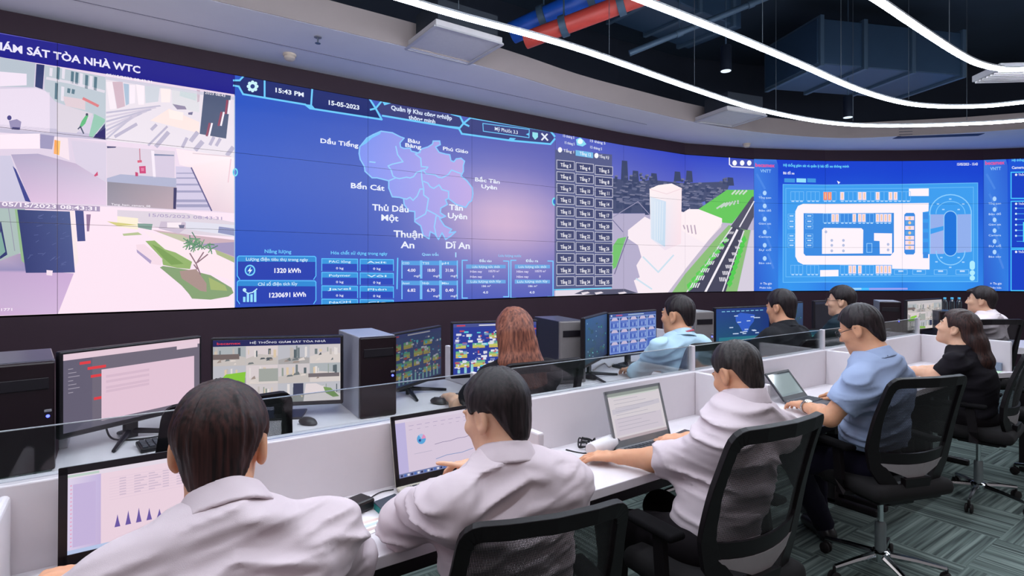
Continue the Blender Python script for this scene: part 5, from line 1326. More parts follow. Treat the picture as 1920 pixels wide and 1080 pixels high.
def make_chair(label, group):
    t = thing('office_chair', label, 'office chair', group=group)
    q = MB(); q.box((0, 0.01, 0.475), (0.49, 0.47, 0.075), 0.035, seg=4); s = q.build('seat', m_seat, t, True)
    q = MB(); q.box((0, 0.01, 0.428), (0.40, 0.38, 0.022), 0.01); q.build('seat_pan', m_frame, s)
    # back frame: one closed bar, wide and flat at the sides
    pts, ws = [], []
    zs = [.48 + .47 * k / 12 for k in range(13)]
    for z in zs: pts.append(back_pt(-half_w(z), z)); ws.append(.074 - .034 * min(1, max(0, (z - .55) / .30)))
    top = []
    for k in range(5):
        a = R(180 - 90 * k / 4); top.append((-(half_w(.99) - .035) + .035 * math.cos(a), .955 + .035 * math.sin(a)))
    row = top + [(-.12, .992), (0, .993), (.12, .992)] + [(-x, z) for x, z in reversed(top)]
    for x, z in row: pts.append(back_pt(x, z)); ws.append(.044)
    for z in reversed(zs): pts.append(back_pt(half_w(z), z)); ws.append(.074 - .034 * min(1, max(0, (z - .55) / .30)))
    ups = [Vector((-p.x * .9, 1.0, .2)) for p in pts]
    q = MB(); q.ribbon(pts, ws, 0.024, ups, closed=True)
    b = q.build('back_frame', m_frame, t)
    bv = b.modifiers.new('bevel', 'BEVEL'); bv.width = 0.006; bv.segments = 2; bv.limit_method = 'ANGLE'
    # woven mesh
    vs, fs, nx, nz = [], [], 12, 14
    for j in range(nz + 1):
        z = .655 + (.982 - .655) * j / nz
        for i in range(nx + 1):
            a = (2 * i / nx - 1) * (half_w(z) - .012); vs.append(back_pt(a, z) + Vector((0, .006, 0)))
    for j in range(nz):
        for i in range(nx): k = j * (nx + 1) + i; fs.append((k, k + 1, k + nx + 2, k + nx + 1))
    q = MB(); q.add(vs, fs); q.build('back_mesh', m_meshf, t, True)
    # lumbar band and grey lower plate
    def plate(z0f, z1f, y, th, n=8):
        vs, fs = [], []
        for i in range(n + 1):
            f = 2 * i / n - 1
            for z in (z0f(f), z1f(f)):
                a = f * (half_w(z) - .010)
                for d in (0, th): vs.append(back_pt(a, z) + Vector((0, y + d, 0)))
        for i in range(n):
            a, b_ = i * 4, i * 4 + 4
            fs += [(a, a + 2, b_ + 2, b_), (a + 1, b_ + 1, b_ + 3, a + 3), (a, b_, b_ + 1, a + 1), (a + 2, a + 3, b_ + 3, b_ + 2)]
        fs += [(0, 1, 3, 2), (n * 4, n * 4 + 2, n * 4 + 3, n * 4 + 1)]
        m = MB(); m.add(vs, fs); return m
    plate(lambda f: .612 - .012 * (1 - f * f), lambda f: .664 - .012 * (1 - f * f), -.006, .012).build('lumbar_band', m_frame, t, True)
    plate(lambda f: .515 + .075 * abs(f), lambda f: .612 - .012 * (1 - f * f), -.010, .010).build('lumbar_plate', m_lumbar, t)
    q = MB(); q.ribbon([back_pt(0, .54) + Vector((0, -.01, 0)), (0, -.20, .46), (0, -.12, .425), (0, -.02, .42)], [0.16, 0.14, 0.12, .12], 0.03, (0, .5, 1)); q.build('back_bracket', m_frame, t)
    for sx in (-1, 1):
        q = MB(); x = sx * .275
        q.ribbon([(sx * .20, -.02, .435), (x, -.02, .44), (x + sx * .005, -.02, .50), (x, 0.0, .645)], 0.05, 0.022, [(0, 0, 1), (sx * .7, 0, .7), (sx, 0, 0), (sx, 0, 0)])
        ar = q.build('armrest', m_frame, t)
        q = MB(); q.box((x, 0.03, .658), (0.075, 0.24, 0.024), 0.011, seg=3); q.build('arm_pad', mat('armrest pad', (12, 10, 12), 0.9, spec=0.1), ar, True)
    q = MB(); q.box((0, -.01, .405), (0.17, 0.24, 0.045), 0.012); q.build('tilt_mechanism', m_frame, t)
    q = MB(); q.lathe([(0.014, .20), (0.014, .39)], 14); col = q.build('gas_column', m_chrome, t, True)
    q = MB(); q.lathe([(0.027, .10), (0.027, .25), (0.022, .26)], 16); q.build('column_sleeve', mat('grey column sleeve', (126, 134, 136), 0.35, 0.4), col, True)
    q = MB(); q.lathe([(0.045, .075), (0.05, .085), (0.048, .115), (0.035, .125)], 18); q.build('hub', m_chrome, t, True)
    for k in range(5):
        a = R(90 + 72 * k + 18); d = Vector((math.cos(a), math.sin(a), 0))
        q = MB(); q.tube([d * .04 + Vector((0, 0, .10)), d * .16 + Vector((0, 0, .092)), d * .295 + Vector((0, 0, .075))], [0.019, 0.016, 0.012], 8)
        lg = q.build('base_leg', m_chrome, t, True)
        q = MB(); c = d * .295
        n_ = Vector((-d.y, d.x, 0))
        M = Matrix((d, Vector((0, 0, 1)), n_)).transposed()
        for s_ in (-1, 1): q.lathe([(0.022, -.008), (0.028, -.004), (0.028, .004), (0.022, .008)], 16, c + n_ * (.014 * s_) + Vector((0, 0, .0285)), M)
        q.tube([c + Vector((0, 0, .03)), c + Vector((0, 0, .078))], .008, 8)
        q.build('caster', m_rub, lg, True)
    return t
CH_G1, CH_G2 = 'task chairs of the front row', 'task chairs of the back row'
chairs = [  # x, y, turn, (width, depth, height), label, group
    (0.875, 1.245, -14, (.90, .84, .93), 'mesh back chair of the second man from the left, nearest the camera', CH_G1),
    (1.655, 1.165, -4, (.94, .88, 1.035), 'black mesh chair of the man in white reaching left, centre front', CH_G1),
    (3.06, 1.215, -20, (.94, .88, 1.01), 'black mesh chair of the man in the blue checked shirt', CH_G1),
    (4.56, 1.24, 6, (.94, .9, 1.0), 'black mesh chair of the woman in black with the ponytail', CH_G1),
    (5.36, 0.98, -20, (.94, .9, 1.0), 'empty black chair cut off by the right edge', CH_G1),
    (0.14, 1.02, 0, (.94, .9, 1.0), 'chair hidden behind the nearest man at the lower left', CH_G1),
    (1.62, 2.27, -5, (.94, .9, 1.07), 'mesh chair of the woman with long auburn hair', CH_G2),
    (0.34, 2.62, 2, (.94, .9, 1.0), 'empty mesh chair beyond the glass behind the nearest man\u2019s head', CH_G2),
    (2.99, 2.32, -8, (.94, .9, 1.05), 'mesh chair of the man in the pale blue shirt', CH_G2),
    (4.12, 2.24, -8, (.94, .9, 1.0), 'mesh chair of the man in the black shirt', CH_G2),
    (5.05, 2.27, 0, (.94, .9, 1.0), 'mesh chair of the man in dark glasses', CH_G2),
    (6.31, 1.75, -30, (.94, .9, 1.06), 'mesh chair of the man in the white shirt at far right', CH_G2),
]
proto = make_chair(chairs[0][4], chairs[0][5])
for k, (x, y, a, sc_, lab, grp) in enumerate(chairs):
    o = proto if k == 0 else copy_tree(proto)
    o.location = (x, y, 0); o.rotation_euler = (0, 0, R(a)); o.scale = sc_; o['label'] = lab; o['group'] = grp

# ================================================================== people
F32 = np.float32
_rs = np.random.RandomState(11); _LAT = _rs.rand(64, 64, 64).astype(F32) * 2 - 1
def vnoise(x, y, z):
    """smooth value noise in [-1, 1]"""
    xi, yi, zi = np.floor(x).astype(np.int32), np.floor(y).astype(np.int32), np.floor(z).astype(np.int32)
    fx, fy, fz = x - xi, y - yi, z - zi
    fx, fy, fz = fx * fx * (3 - 2 * fx), fy * fy * (3 - 2 * fy), fz * fz * (3 - 2 * fz)
    def L(a, b, c): return _LAT[(xi + a) & 63, (yi + b) & 63, (zi + c) & 63]
    def l(a, b, t): return a + (b - a) * t
    return l(l(l(L(0, 0, 0), L(1, 0, 0), fx), l(L(0, 1, 0), L(1, 1, 0), fx), fy), l(l(L(0, 0, 1), L(1, 0, 1), fx), l(L(0, 1, 1), L(1, 1, 1), fx), fy), fz)
def V3(*a): return np.array(a[0] if len(a) == 1 else a, dtype=F32)
def rcone(P, a, b, ra, rb):
    a, b = V3(a), V3(b); ba = b - a; q = P - a
    t = np.clip((q @ ba) / max(float(ba @ ba), 1e-9), 0, 1)
    return np.linalg.norm(q - t[..., None] * ba, axis=-1) - (ra + (rb - ra) * t)
def ell(P, c, r):
    q = P - V3(c); r = V3(r)
    k0 = np.linalg.norm(q / r, axis=-1); k1 = np.linalg.norm(q / (r * r), axis=-1)
    return k0 * (k0 - 1) / np.maximum(k1, 1e-6)
def smin(a, b, k):
    h = np.maximum(k - np.abs(a - b), 0) / k
    return np.minimum(a, b) - h * h * k * 0.25
def smax(a, b, k): return -smin(-a, -b, k)
def surfnet(f, lo, hi, h):
    lo, hi = V3(lo), V3(hi)
    n = np.maximum(np.ceil((hi - lo) / h).astype(int) + 1, 3)
    ax = [lo[i] + h * np.arange(n[i], dtype=F32) for i in range(3)]
    P = np.stack(np.meshgrid(*ax, indexing='ij'), -1)
    V = f(P).astype(F32)
    V[0], V[-1], V[:, 0], V[:, -1], V[:, :, 0], V[:, :, -1] = (np.maximum(V[0], 1e-4), np.maximum(V[-1], 1e-4), np.maximum(V[:, 0], 1e-4), np.maximum(V[:, -1], 1e-4), np.maximum(V[:, :, 0], 1e-4), np.maximum(V[:, :, -1], 1e-4))
    S = V < 0; m = n - 1
    cor = [(i, j, k) for i in (0, 1) for j in (0, 1) for k in (0, 1)]
    def sl(A, o): return A[o[0]:o[0] + m[0], o[1]:o[1] + m[1], o[2]:o[2] + m[2]]
    cnt = sum(sl(S, o).astype(np.int8) for o in cor)
    act = (cnt > 0) & (cnt < 8); ids = np.argwhere(act)
    if len(ids) == 0: return np.zeros((0, 3)), []
    pos = np.zeros((len(ids), 3), F32); w_ = np.zeros(len(ids), F32)
    def val(o): return V[ids[:, 0] + o[0], ids[:, 1] + o[1], ids[:, 2] + o[2]]
    for a in cor:
        for d in range(3):
            if a[d] == 1: continue
            b = list(a); b[d] = 1; va, vb = val(a), val(b)
            cr = (va < 0) != (vb < 0); t = np.where(cr, va / np.where(cr, va - vb, 1), 0)
            p = np.tile(V3(a), (len(ids), 1)); p[:, d] += t
            pos += p * cr[:, None]; w_ += cr
    pos = (pos / w_[:, None] + ids) * h + lo
    idx = -np.ones(tuple(m), np.int64); idx[act] = np.arange(len(ids))
    quads = []
    for d in range(3):
        e, g = (d + 1) % 3, (d + 2) % 3
        A = [slice(None)] * 3; B = [slice(None)] * 3
        A[d] = slice(0, n[d] - 1); B[d] = slice(1, n[d]); A[e] = B[e] = slice(1, n[e] - 1); A[g] = B[g] = slice(1, n[g] - 1)
        s0, s1 = S[tuple(A)], S[tuple(B)]; ch = np.argwhere(s0 != s1)
        if len(ch) == 0: continue
        flip = s0[ch[:, 0], ch[:, 1], ch[:, 2]]
        base = ch.copy(); base[:, e] += 1; base[:, g] += 1
        def cell(de, dg):
            c = base.copy(); c[:, e] -= de; c[:, g] -= dg; return idx[c[:, 0], c[:, 1], c[:, 2]]
        q = np.stack([cell(1, 1), cell(0, 1), cell(0, 0), cell(1, 0)], 1)
        q[~flip] = q[~flip][:, ::-1]; quads.append(q)
    return pos, np.concatenate(quads)
def join(parts):
    vs, fs, k = [], [], 0
    for v, f in parts:
        if len(v) == 0: continue
        vs.append(v); fs.append(np.asarray(f) + k); k += len(v)
    return np.concatenate(vs), np.concatenate(fs)
def mesh_np(name, v, f, base, mats, parent, mi=None):
    me = bpy.data.meshes.new(name)
    v = v - V3(base)
    me.from_pydata(v.tolist(), [], f.tolist())
    if mi is not None: me.polygons.foreach_set('material_index', mi.astype(int).tolist())
    return link(name, me, mats, parent, True)

def skin_mat(name, col):
    m = mat(name, col, 0.5, spec=0.35, var=0.06, nscale=60, bump=0.05, bscale=500)
    b = m.node_tree.nodes['Principled BSDF']
    b.inputs['Subsurface Weight'].default_value = 0.12; b.inputs['Subsurface Radius'].default_value = (0.012, 0.005, 0.003); b.inputs['Subsurface Scale'].default_value = 0.6
    return m
def hair_mat(name, c0, c1):
    if name in MATS: return MATS[name]
    m = bpy.data.materials.new(name); m.use_nodes = True; nt = m.node_tree; b = nt.nodes['Principled BSDF']
    tc = nt.nodes.new('ShaderNodeTexCoord'); mp = nt.nodes.new('ShaderNodeMapping'); mp.inputs['Scale'].default_value = (90, 90, 2) if c1[0] > 120 else (150, 150, 5)
    nz = nt.nodes.new('ShaderNodeTexNoise'); nz.inputs['Scale'].default_value = 1; nz.inputs['Detail'].default_value = 3
    nt.links.new(tc.outputs['Object'], mp.inputs[0]); nt.links.new(mp.outputs[0], nz.inputs['Vector'])
    rp = nt.nodes.new('ShaderNodeValToRGB'); rp.color_ramp.elements[0].position = .35; rp.color_ramp.elements[1].position = .7
    rp.color_ramp.elements[0].color = rgb(*c0); rp.color_ramp.elements[1].color = rgb(*c1)
    nt.links.new(nz.outputs['Fac'], rp.inputs[0]); nt.links.new(rp.outputs[0], b.inputs['Base Color'])
    b.inputs['Roughness'].default_value = 0.5; b.inputs['Specular IOR Level'].default_value = 0.3
    bp = nt.nodes.new('ShaderNodeBump'); bp.inputs['Strength'].default_value = 0.35; bp.inputs['Distance'].default_value = 0.002
    nt.links.new(nz.outputs['Fac'], bp.inputs['Height']); nt.links.new(bp.outputs['Normal'], b.inputs['Normal'])
    MATS[name] = m; return m
def cloth_mat(name, col, check=None):
    m = mat(name, col, 0.85, spec=0.2, var=0.03, nscale=20, bump=0.15, bscale=900)
    return m

def head_frame(H, yaw, pitch, roll=0):
    M = Matrix.Rotation(R(yaw), 3, 'Z') @ Matrix.Rotation(-R(pitch), 3, 'X') @ Matrix.Rotation(R(roll), 3, 'Y')
    return np.array(M, dtype=F32)
def head_sdf(p, female=False):
    d = ell(p, (0, -.010, .030), (.0765, .092, .086))
    d = smin(d, ell(p, (0, .028, -.030), (.062, .066, .074)), .03)
    jw = .045 if female else .05
    d = smin(d, ell(p, (0, .030, -.075), (jw, .058, .045)), .03)
    d = smin(d, ell(p, (0, .073, -.100), (.022, .020, .018)), .025)
    for s in (-1, 1):
        d = smin(d, ell(p, (s * .042, .062, -.022), (.022, .024, .020)), .02)
        d = smax(d, -ell(p, (s * .031, .104, .006), (.019, .020, .012)), .014)
        d = smin(d, ell(p, (s * .031, .076, .006), (.0135, .0135, .0125)), .004)
        d = smin(d, rcone(p, (s * .012, .092, .024), (s * .046, .080, .024), .006, .005), .012)
    d = smin(d, rcone(p, (0, .091, .014), (0, .109, -.026), .006, .0095), .012)
    for s in (-1, 1): d = smin(d, ell(p, (s * .011, .098, -.031), (.007, .009, .0065)), .007)
    d = smin(d, ell(p, (0, .086, -.056), (.022, .010, .006)), .008)
    d = smin(d, ell(p, (0, .084, -.068), (.019, .010, .0065)), .008)
    d = smax(d, -ell(p, (0, .100, -.0615), (.020, .008, .0018)), .004)
    for s in (-1, 1):
        e = smax(ell(p, (s * .080, -.012, -.004), (.011, .022, .034)), -ell(p, (s * .089, -.006, -.002), (.008, .013, .022)), .006)
        e = smin(e, ell(p, (s * .077, -.002, -.034), (.007, .009, .010)), .008)
        d = smin(d, e, .010)
    return d
HAIRLINE = {'short': ((-.13, -.090), (-.07, -.086), (-.045, -.055), (-.025, -.015), (-.008, .020), (.014, .018), (.022, .014), (.029, .018), (.037, .036), (.056, .064), (.085, .072), (.13, .075)),
            'low': ((-.13, -.118), (-.07, -.112), (-.048, -.075), (-.032, -.020), (-.008, .018), (.014, .014), (.022, .000), (.029, .002), (.038, .030), (.058, .056), (.085, .060), (.13, .062)),
            'crop': ((-.13, -.066), (-.07, -.062), (-.045, -.040), (-.025, .0), (-.008, .024), (.012, .024), (.022, -.010), (.034, .0), (.046, .045), (.060, .070), (.085, .080), (.13, .085))}
def hair_short(p, style, vol, seed, fringe=0.0):
    d = ell(p, (0, -.010, .034), (.0805 + vol, .094 + vol, .090 + vol * 1.2))
    d = smin(d, ell(p, (0, -.052, -.040), (.053 + vol * .3, .041 + vol * .3, .066)), .03)
    if fringe: d = smin(d, ell(p, (0, .070, .078), (.055, .030 + fringe, .024)), .02)
    az = np.arctan2(p[..., 0], p[..., 1] + .045); r = np.sqrt(p[..., 0] ** 2 + (p[..., 1] + .045) ** 2)
    d = d - .0035 * vnoise(az * 7 + seed, r * 16, p[..., 2] * 14 + seed) - .0016 * vnoise(az * 22, r * 18 + seed, p[..., 2] * 16)
    ys, zs = zip(*HAIRLINE[style])
    cut = np.interp(p[..., 1], ys, zs).astype(F32) + .004 * vnoise(p[..., 0] * 70 + seed, p[..., 1] * 70, p[..., 2] * 0)
    cut = cut + 1.4 * np.maximum(np.abs(p[..., 0]) - .024, 0) * np.clip((-.015 - p[..., 1]) / .03, 0, 1)
    return smax(d, (cut - p[..., 2]) * .75, .010)

FING = {'i': (.030, .088, (.042, .026, .021)), 'm': (.010, .093, (.046, .029, .022)), 'r': (-.011, .089, (.043, .027, .021)), 'p': (-.030, .079, (.034, .021, .018))}
def hand_sdf(P, wrist, f, n, right, curl, spread=0.12, s=1.0, point=False):
    f = V3(f); f /= np.linalg.norm(f); n = V3(n); n = n - f * (n @ f); n /= np.linalg.norm(n)
    l = np.cross(f, n) * (-1 if right else 1)      # towards the thumb
    w0 = V3(wrist); d = None
    for k, (key, (lat, fw, seg)) in enumerate(FING.items()):
        kn = w0 + (l * lat + f * fw) * s
        palm = rcone(P, w0 + l * lat * .55 * s, kn, .0155 * s, .0115 * s)
        d = palm if d is None else smin(d, palm, .014 * s)
        a = lat * spread / .03
        dirn = f * math.cos(a) + l * math.sin(a); c = curl[k] if isinstance(curl, (list, tuple)) else curl
        if point and key == 'i': c = .08
        ang = c * .55; p0 = kn; rr = (.0095, .0082, .0073, .0062)
        fd = None
        for j in range(3):
            dv = dirn * math.cos(ang) - n * math.sin(ang); p1 = p0 + dv * seg[j] * s
            q = rcone(P, p0, p1, rr[j] * s, rr[j + 1] * s); fd = q if fd is None else smin(fd, q, .003 * s); p0 = p1; ang += c * (.8 if j == 0 else .6)
        d = smin(d, fd, .006 * s)
    t0 = w0 + (l * .022 + f * .022 - n * .006) * s; t1 = w0 + (l * .050 + f * .056 - n * .016) * s
    t2 = w0 + (l * .058 + f * .086 - n * .022) * s; t3 = w0 + (l * .054 + f * .112 - n * .026) * s
    th = smin(smin(rcone(P, t0, t1, .0155 * s, .0115 * s), rcone(P, t1, t2, .0112 * s, .0095 * s), .004), rcone(P, t2, t3, .0095 * s, .0072 * s), .003)
    d = smin(d, th, .012 * s)
    return smin(d, ell(P, w0 + f * .045 * s, (.034 * s,) * 3) + .012 * s, .01)

def person(label, sp):
    """one seated figure; joints are points in the room"""
    H, N, Pv = V3(sp['head']), V3(sp['neck']), V3(sp['pelvis'])
    base = (float(Pv[0]), float(Pv[1]), 0.0); bs = V3(base)
    root = thing('person', label, 'person', base)
    s = sp.get('scale', 1.06); M = head_frame(H, sp['yaw'], sp['pitch'], sp.get('roll', 0)); hr = sp.get('res', .0055)
    loc = lambda P: ((P - H) @ M) / s
    wor = lambda q: H + (M @ V3(q)) * s
    fem = sp.get('female', False)
    nr = (.047 if fem else .055) * s
    nk0 = wor((0, -.022, -.065))
    def f_head(P):
        d = head_sdf(loc(P), fem) * s
        d = smin(d, rcone(P, nk0, N + V3(0, 0, .0), nr, nr * 1.06), .03)
        return smin(d, rcone(P, N, N * .75 + Pv * .25, nr * 1.05, .085), .05)
    lo, hi = H - .155 * s, H + .155 * s; lo = np.minimum(lo, N - V3(.1, .1, .06))
    parts = [surfnet(f_head, lo, hi, hr)]
    nh = len(parts[0][1]); cent = loc(parts[0][0])[parts[0][1]].mean(1)
    mi = np.zeros(nh, int); x, y, z = cent[:, 0], cent[:, 1], cent[:, 2]; ax_ = np.abs(x)
    mi[(ax_ < .021) & (z < -.052) & (z > -.073) & (y > .078)] = 1
    mi[(ax_ > .014) & (ax_ < .045) & (z > .0265) & (z < .032) & (y > .072)] = 2
    ey = (np.hypot(ax_ - .031, (z - .006) * 1.5) < .0115) & (y > .07); mi[ey] = 3
    mi[(np.hypot(ax_ - .031, z - .006) < .005) & (y > .07)] = 2
    # arms
    skin_k = []
    for sd, q in (('L', sp['left']), ('R', sp['right'])):
        S_, E_, W_ = V3(q['s']), V3(q['e']), V3(q['w']); f = V3(q.get('f', (W_ - E_))); n = V3(q.get('n', (0, 0, 1)))
        k = sp.get('arm', 1.0)
        def f_arm(P, S_=S_, E_=E_, W_=W_, f=f, n=n, q=q, sd=sd):
            d = smin(rcone(P, S_, E_, .048 * k, .041 * k), rcone(P, E_, E_ + (W_ - E_) * .35, .041 * k, .042 * k), .02)
            fl = W_ + (V3(f) / np.linalg.norm(f)) * .012
            d = smin(d, rcone(P, E_ + (W_ - E_) * .35, W_, .042 * k, .027 * k), .02)
            return smin(d, hand_sdf(P, fl, f, n, sd == 'R', q.get('curl', .5), q.get('spread', .12), sp.get('hand', 1.0) * .98, q.get('point', False)), .02)
        tip = W_ + f / np.linalg.norm(f) * .21; pts = np.stack([S_, E_, W_, tip])
        # the sleeve hides the upper end
        st = E_ + (S_ - E_) * (1.0 if sp['sleeve'] == 'short' else .4); pts[0] = st
        parts.append(surfnet(f_arm, pts.min(0) - .075, pts.max(0) + .075, sp.get('hres', .0042)))
    v, fq = join(parts); mi = np.concatenate([mi, np.zeros(len(fq) - nh, int)])
    sk = skin_mat('skin ' + sp['skin'][0], sp['skin'][1])
    mesh_np('body', v, fq, bs, [sk, skin_mat('lips', (176, 98, 92)), mat('brow', (34, 24, 24), 0.7), mat('eye white', (226, 220, 216), 0.3)], root, mi)
    # hair
    hm = hair_mat(*sp['hairmat']); seed = sp.get('seed', 1) * 3.7
    vol = sp.get('vol', .006)
    if sp['hair'] in HAIRLINE:
        f_hair = lambda P: hair_short(loc(P), sp['hair'], vol, seed, sp.get('fringe', 0)) * s
        hl = surfnet(f_hair, H - .16 * s, H + .16 * s, hr * .9)
    else:
        def f_hair(P):
            p = loc(P); d = hair_short(p, 'low', vol, seed)
            for (a, b, ra, rb, kx) in sp['locks']:
                Q = p * V3(kx, 1, 1); A, B = V3(a) * V3(kx, 1, 1), V3(b) * V3(kx, 1, 1)
                d = smin(d, rcone(Q, A, B, ra, rb), .03)
            d = d - .0014 * vnoise(p[..., 0] * 85 + seed, p[..., 1] * 20, p[..., 2] * 1.2) - .0024 * vnoise(p[..., 0] * 30, p[..., 1] * 12 + seed, p[..., 2] * 2)
            fc = ell(p, (0, .075, -.03), (.062, .06, .095))      # the face stays free
            return smax(d, -fc, .01) * s
        hl = surfnet(f_hair, H - V3(.2, .2, .2) - V3(0, 0, sp.get('hlen', .3)), H + .17 * s, hr * 1.1)
    mesh_np('hair', hl[0], hl[1], bs, hm, root)
    # shirt
    L_, R_ = V3(sp['left']['s']), V3(sp['right']['s']); T = N - Pv; Lt = float(np.linalg.norm(T)); T = T / Lt
    A = R_ - L_; A = A - T * (A @ T); A /= np.linalg.norm(A); D = np.cross(T, A)           # D points forward
    wf = sp.get('width', 1.0); loose = sp.get('loose', 0.0)
    tt = (0, .2, .45, .7, .86, .95, 1.04)
    ww = [x * wf + loose for x in ((.165, .160, .170, .182, .168, .135, .085) if not fem else (.165, .145, .150, .160, .135, .09, .06))]
    dd = [x * wf + loose for x in ((.128, .122, .122, .118, .098, .082, .070) if not fem else (.125, .105, .105, .105, .085, .07, .058))]
    bow = [x * sp.get('slump', 1.0) for x in (.0, -.025, -.050, -.045, -.022, -.008, 0)]
    shR = .060 * wf + loose * .6
    fold = sp.get('fold', 1.0); ridges = sp.get('ridges', [])
    def f_shirt(P):
        q = P - Pv; t = (q @ T) / Lt; a = q @ A; b = q @ D - np.interp(t, tt, bow).astype(F32)
        w_ = np.interp(t, tt, ww).astype(F32); d_ = np.interp(t, tt, dd).astype(F32)
        rr = ((np.abs(a) / w_) ** 2.3 + (np.abs(b) / d_) ** 2.3) ** (1 / 2.3)
        d = (rr - 1) * np.minimum(w_, d_) * .95
        d = smax(d, (np.abs(t - .49) - .53) * Lt, .05)
        for sdn in ('left', 'right'):
            J = sp[sdn]; S_, E_, W_ = V3(J['s']), V3(J['e']), V3(J['w'])
            C_n = N - T * .03
            d = smin(d, rcone(P, C_n, S_ - T * .01, .062 * wf, shR * .92), .08)
            if sp['sleeve'] == 'short':
                e = S_ + (E_ - S_) * sp.get('sl', .62); ar = rcone(P, S_, e, shR, .062 + loose)
                ar = smax(ar, ((P - e) @ ((E_ - S_) / np.linalg.norm(E_ - S_))), .006)
            else:
                c = E_ + (W_ - E_) * sp.get('sl', .30)
                ar = smin(rcone(P, S_, E_, shR, .060 + loose), rcone(P, E_, c, .060 + loose, .050 + loose), .03)
                dr = (W_ - E_) / np.linalg.norm(W_ - E_)
                ar = smin(ar, rcone(P, c - dr * .045, c - dr * .005, .053 + loose, .054 + loose), .008)
                ar = smax(ar, ((P - c) @ dr), .006)
                # folds gathered at the elbow
                along = (P - E_) @ ((E_ - S_) / np.linalg.norm(E_ - S_))
                ar = ar - .0055 * fold * np.exp(-(along / .12) ** 2) * vnoise(along * 34 + seed, a * 9, b * 9)
            d = smin(d, ar, .045)
        # cloth folds: long soft ridges drawn across the back from the arm pits
        n1 = vnoise(a * 5.0 + seed, t * 10 + .9 * a * 7 * np.sign(a) + seed, b * 4)
        n2 = vnoise(a * 9.0 - seed, t * 17 - .8 * a * 9 + seed, b * 7 + seed)
        d = d - fold * (.016 * (1.1 - np.sqrt(n1 * n1 + .012)) ** 3 + .006 * (1.1 - np.sqrt(n2 * n2 + .02)) ** 3 - .008)
        for (a0, t0, a1, t1, amp, wd) in ridges:
            g0, g1 = np.array((a0, t0 * Lt), F32), np.array((a1, t1 * Lt), F32); gv = g1 - g0
            qa, qt = a - g0[0], t * Lt - g0[1]
            tt_ = np.clip((qa * gv[0] + qt * gv[1]) / float(gv @ gv), 0, 1)
            dist = np.hypot(qa - tt_ * gv[0], qt - tt_ * gv[1])
            d = d - amp * np.exp(-(dist / wd) ** 2) * (b < .02) * (1 - .6 * np.abs(tt_ - .5))
        d = smax(d, sp.get('hem', .56) + .012 * np.sin(a * 22 + seed) - P[..., 2], .01)
        # open neck for the throat
        hole = rcone(P, N + T * .035, N + T * .16, nr * 1.0, nr * 1.05)
        return smax(d, -hole, .006)
    pts = np.stack([N, Pv, L_, R_, V3(sp['left']['e']), V3(sp['right']['e'])])
    lo, hi = pts.min(0) - .17, pts.max(0) + .16; lo[2] = sp.get('hem', .56) - .03; hi[2] = min(hi[2], max(N[2], L_[2], R_[2]) + .12)
    sh = [surfnet(f_shirt, lo, hi, sp.get('sres', .0075))]
    if sp.get('collar', True):
        up = nk0 - N; up = up / np.linalg.norm(up); up = up * .75 + V3(0, 0, .25); up /= np.linalg.norm(up)
        C0 = N + up * (.020 + sp.get('colup', 0))
        def f_col(P):
            q = P - C0; hgt = q @ up; rad = q - hgt[..., None] * up
            fr = rad @ D; r_ = np.linalg.norm(rad, axis=-1)
            R0 = nr * 1.17 - hgt * .15 + .004 * vnoise(P[..., 0] * 30, P[..., 1] * 30, P[..., 2] * 30)
            d = np.abs(r_ - R0) - .0065
            d = smax(d, np.abs(hgt - .002 + fr * .18) - .024, .006)
            flap = smax(np.abs(r_ - R0 - .006 + (hgt - .02) * .45) - .005, np.abs(hgt + .006 + fr * .22) - .028, .006)
            d = smin(d, flap, .006)
            return smax(d, -(rcone(P, C0 + D * .05, C0 + D * .14 + up * .03, .012, .05)), .004)
        sh.append(surfnet(f_col, C0 - .13, C0 + .13, .0046))
    v, fq = join(sh)
    mesh_np(sp.get('top', 'shirt'), v, fq, bs, cloth_mat('cloth ' + sp['shirt'][0], sp['shirt'][1]), root)
    # trousers
    kn, an = sp['knees'], sp['ankles']
    hips = [Pv + A * (-.09) + V3(0, 0, -.01), Pv + A * .09 + V3(0, 0, -.01)]
    def f_tr(P):
        d = ell(P, Pv + V3(0, 0, -.01), (.175 * wf, .135 * wf, .10))
        for i in range(2):
            K, An = V3(kn[i]), V3(an[i])
            lg = smin(rcone(P, hips[i], K, .086, .066), rcone(P, K, An, .064, .055), .03)
            lg = smax(lg, (P - An) @ ((An - K) / np.linalg.norm(An - K)) - .01, .006)
            lg = lg - .004 * vnoise(P[..., 0] * 18, P[..., 1] * 18, P[..., 2] * 30 + seed)
            d = smin(d, lg, .04)
        return d
    pts = np.stack([Pv] + [V3(x) for x in kn] + [V3(x) for x in an])
    v, fq = surfnet(f_tr, pts.min(0) - .19, pts.max(0) + V3(.19, .16, .12), .012)
    mesh_np('trousers', v, fq, bs, cloth_mat('cloth ' + sp['legs'][0], sp['legs'][1]), root)
    for i in range(2):
        An = V3(an[i]); fd = V3(sp.get('toes', (0, 1, 0))); fd = fd / np.linalg.norm(fd)
        hl_ = V3(An[0], An[1], .045) - fd * .03; toe = hl_ + fd * .20 + V3(0, 0, -.008)
        def f_shoe(P):
            d = smin(rcone(P, hl_, toe, .040, .034), rcone(P, hl_, An + V3(0, 0, .01), .038, .034), .03)
            return smax(d, .003 - P[..., 2], .004)
        v, fq = surfnet(f_shoe, np.minimum(hl_, toe) - .06, np.maximum(hl_, toe) + .08, .007)
        mesh_np('shoe', v, fq, bs, mat('shoe leather', (24, 20, 24), 0.4), root)
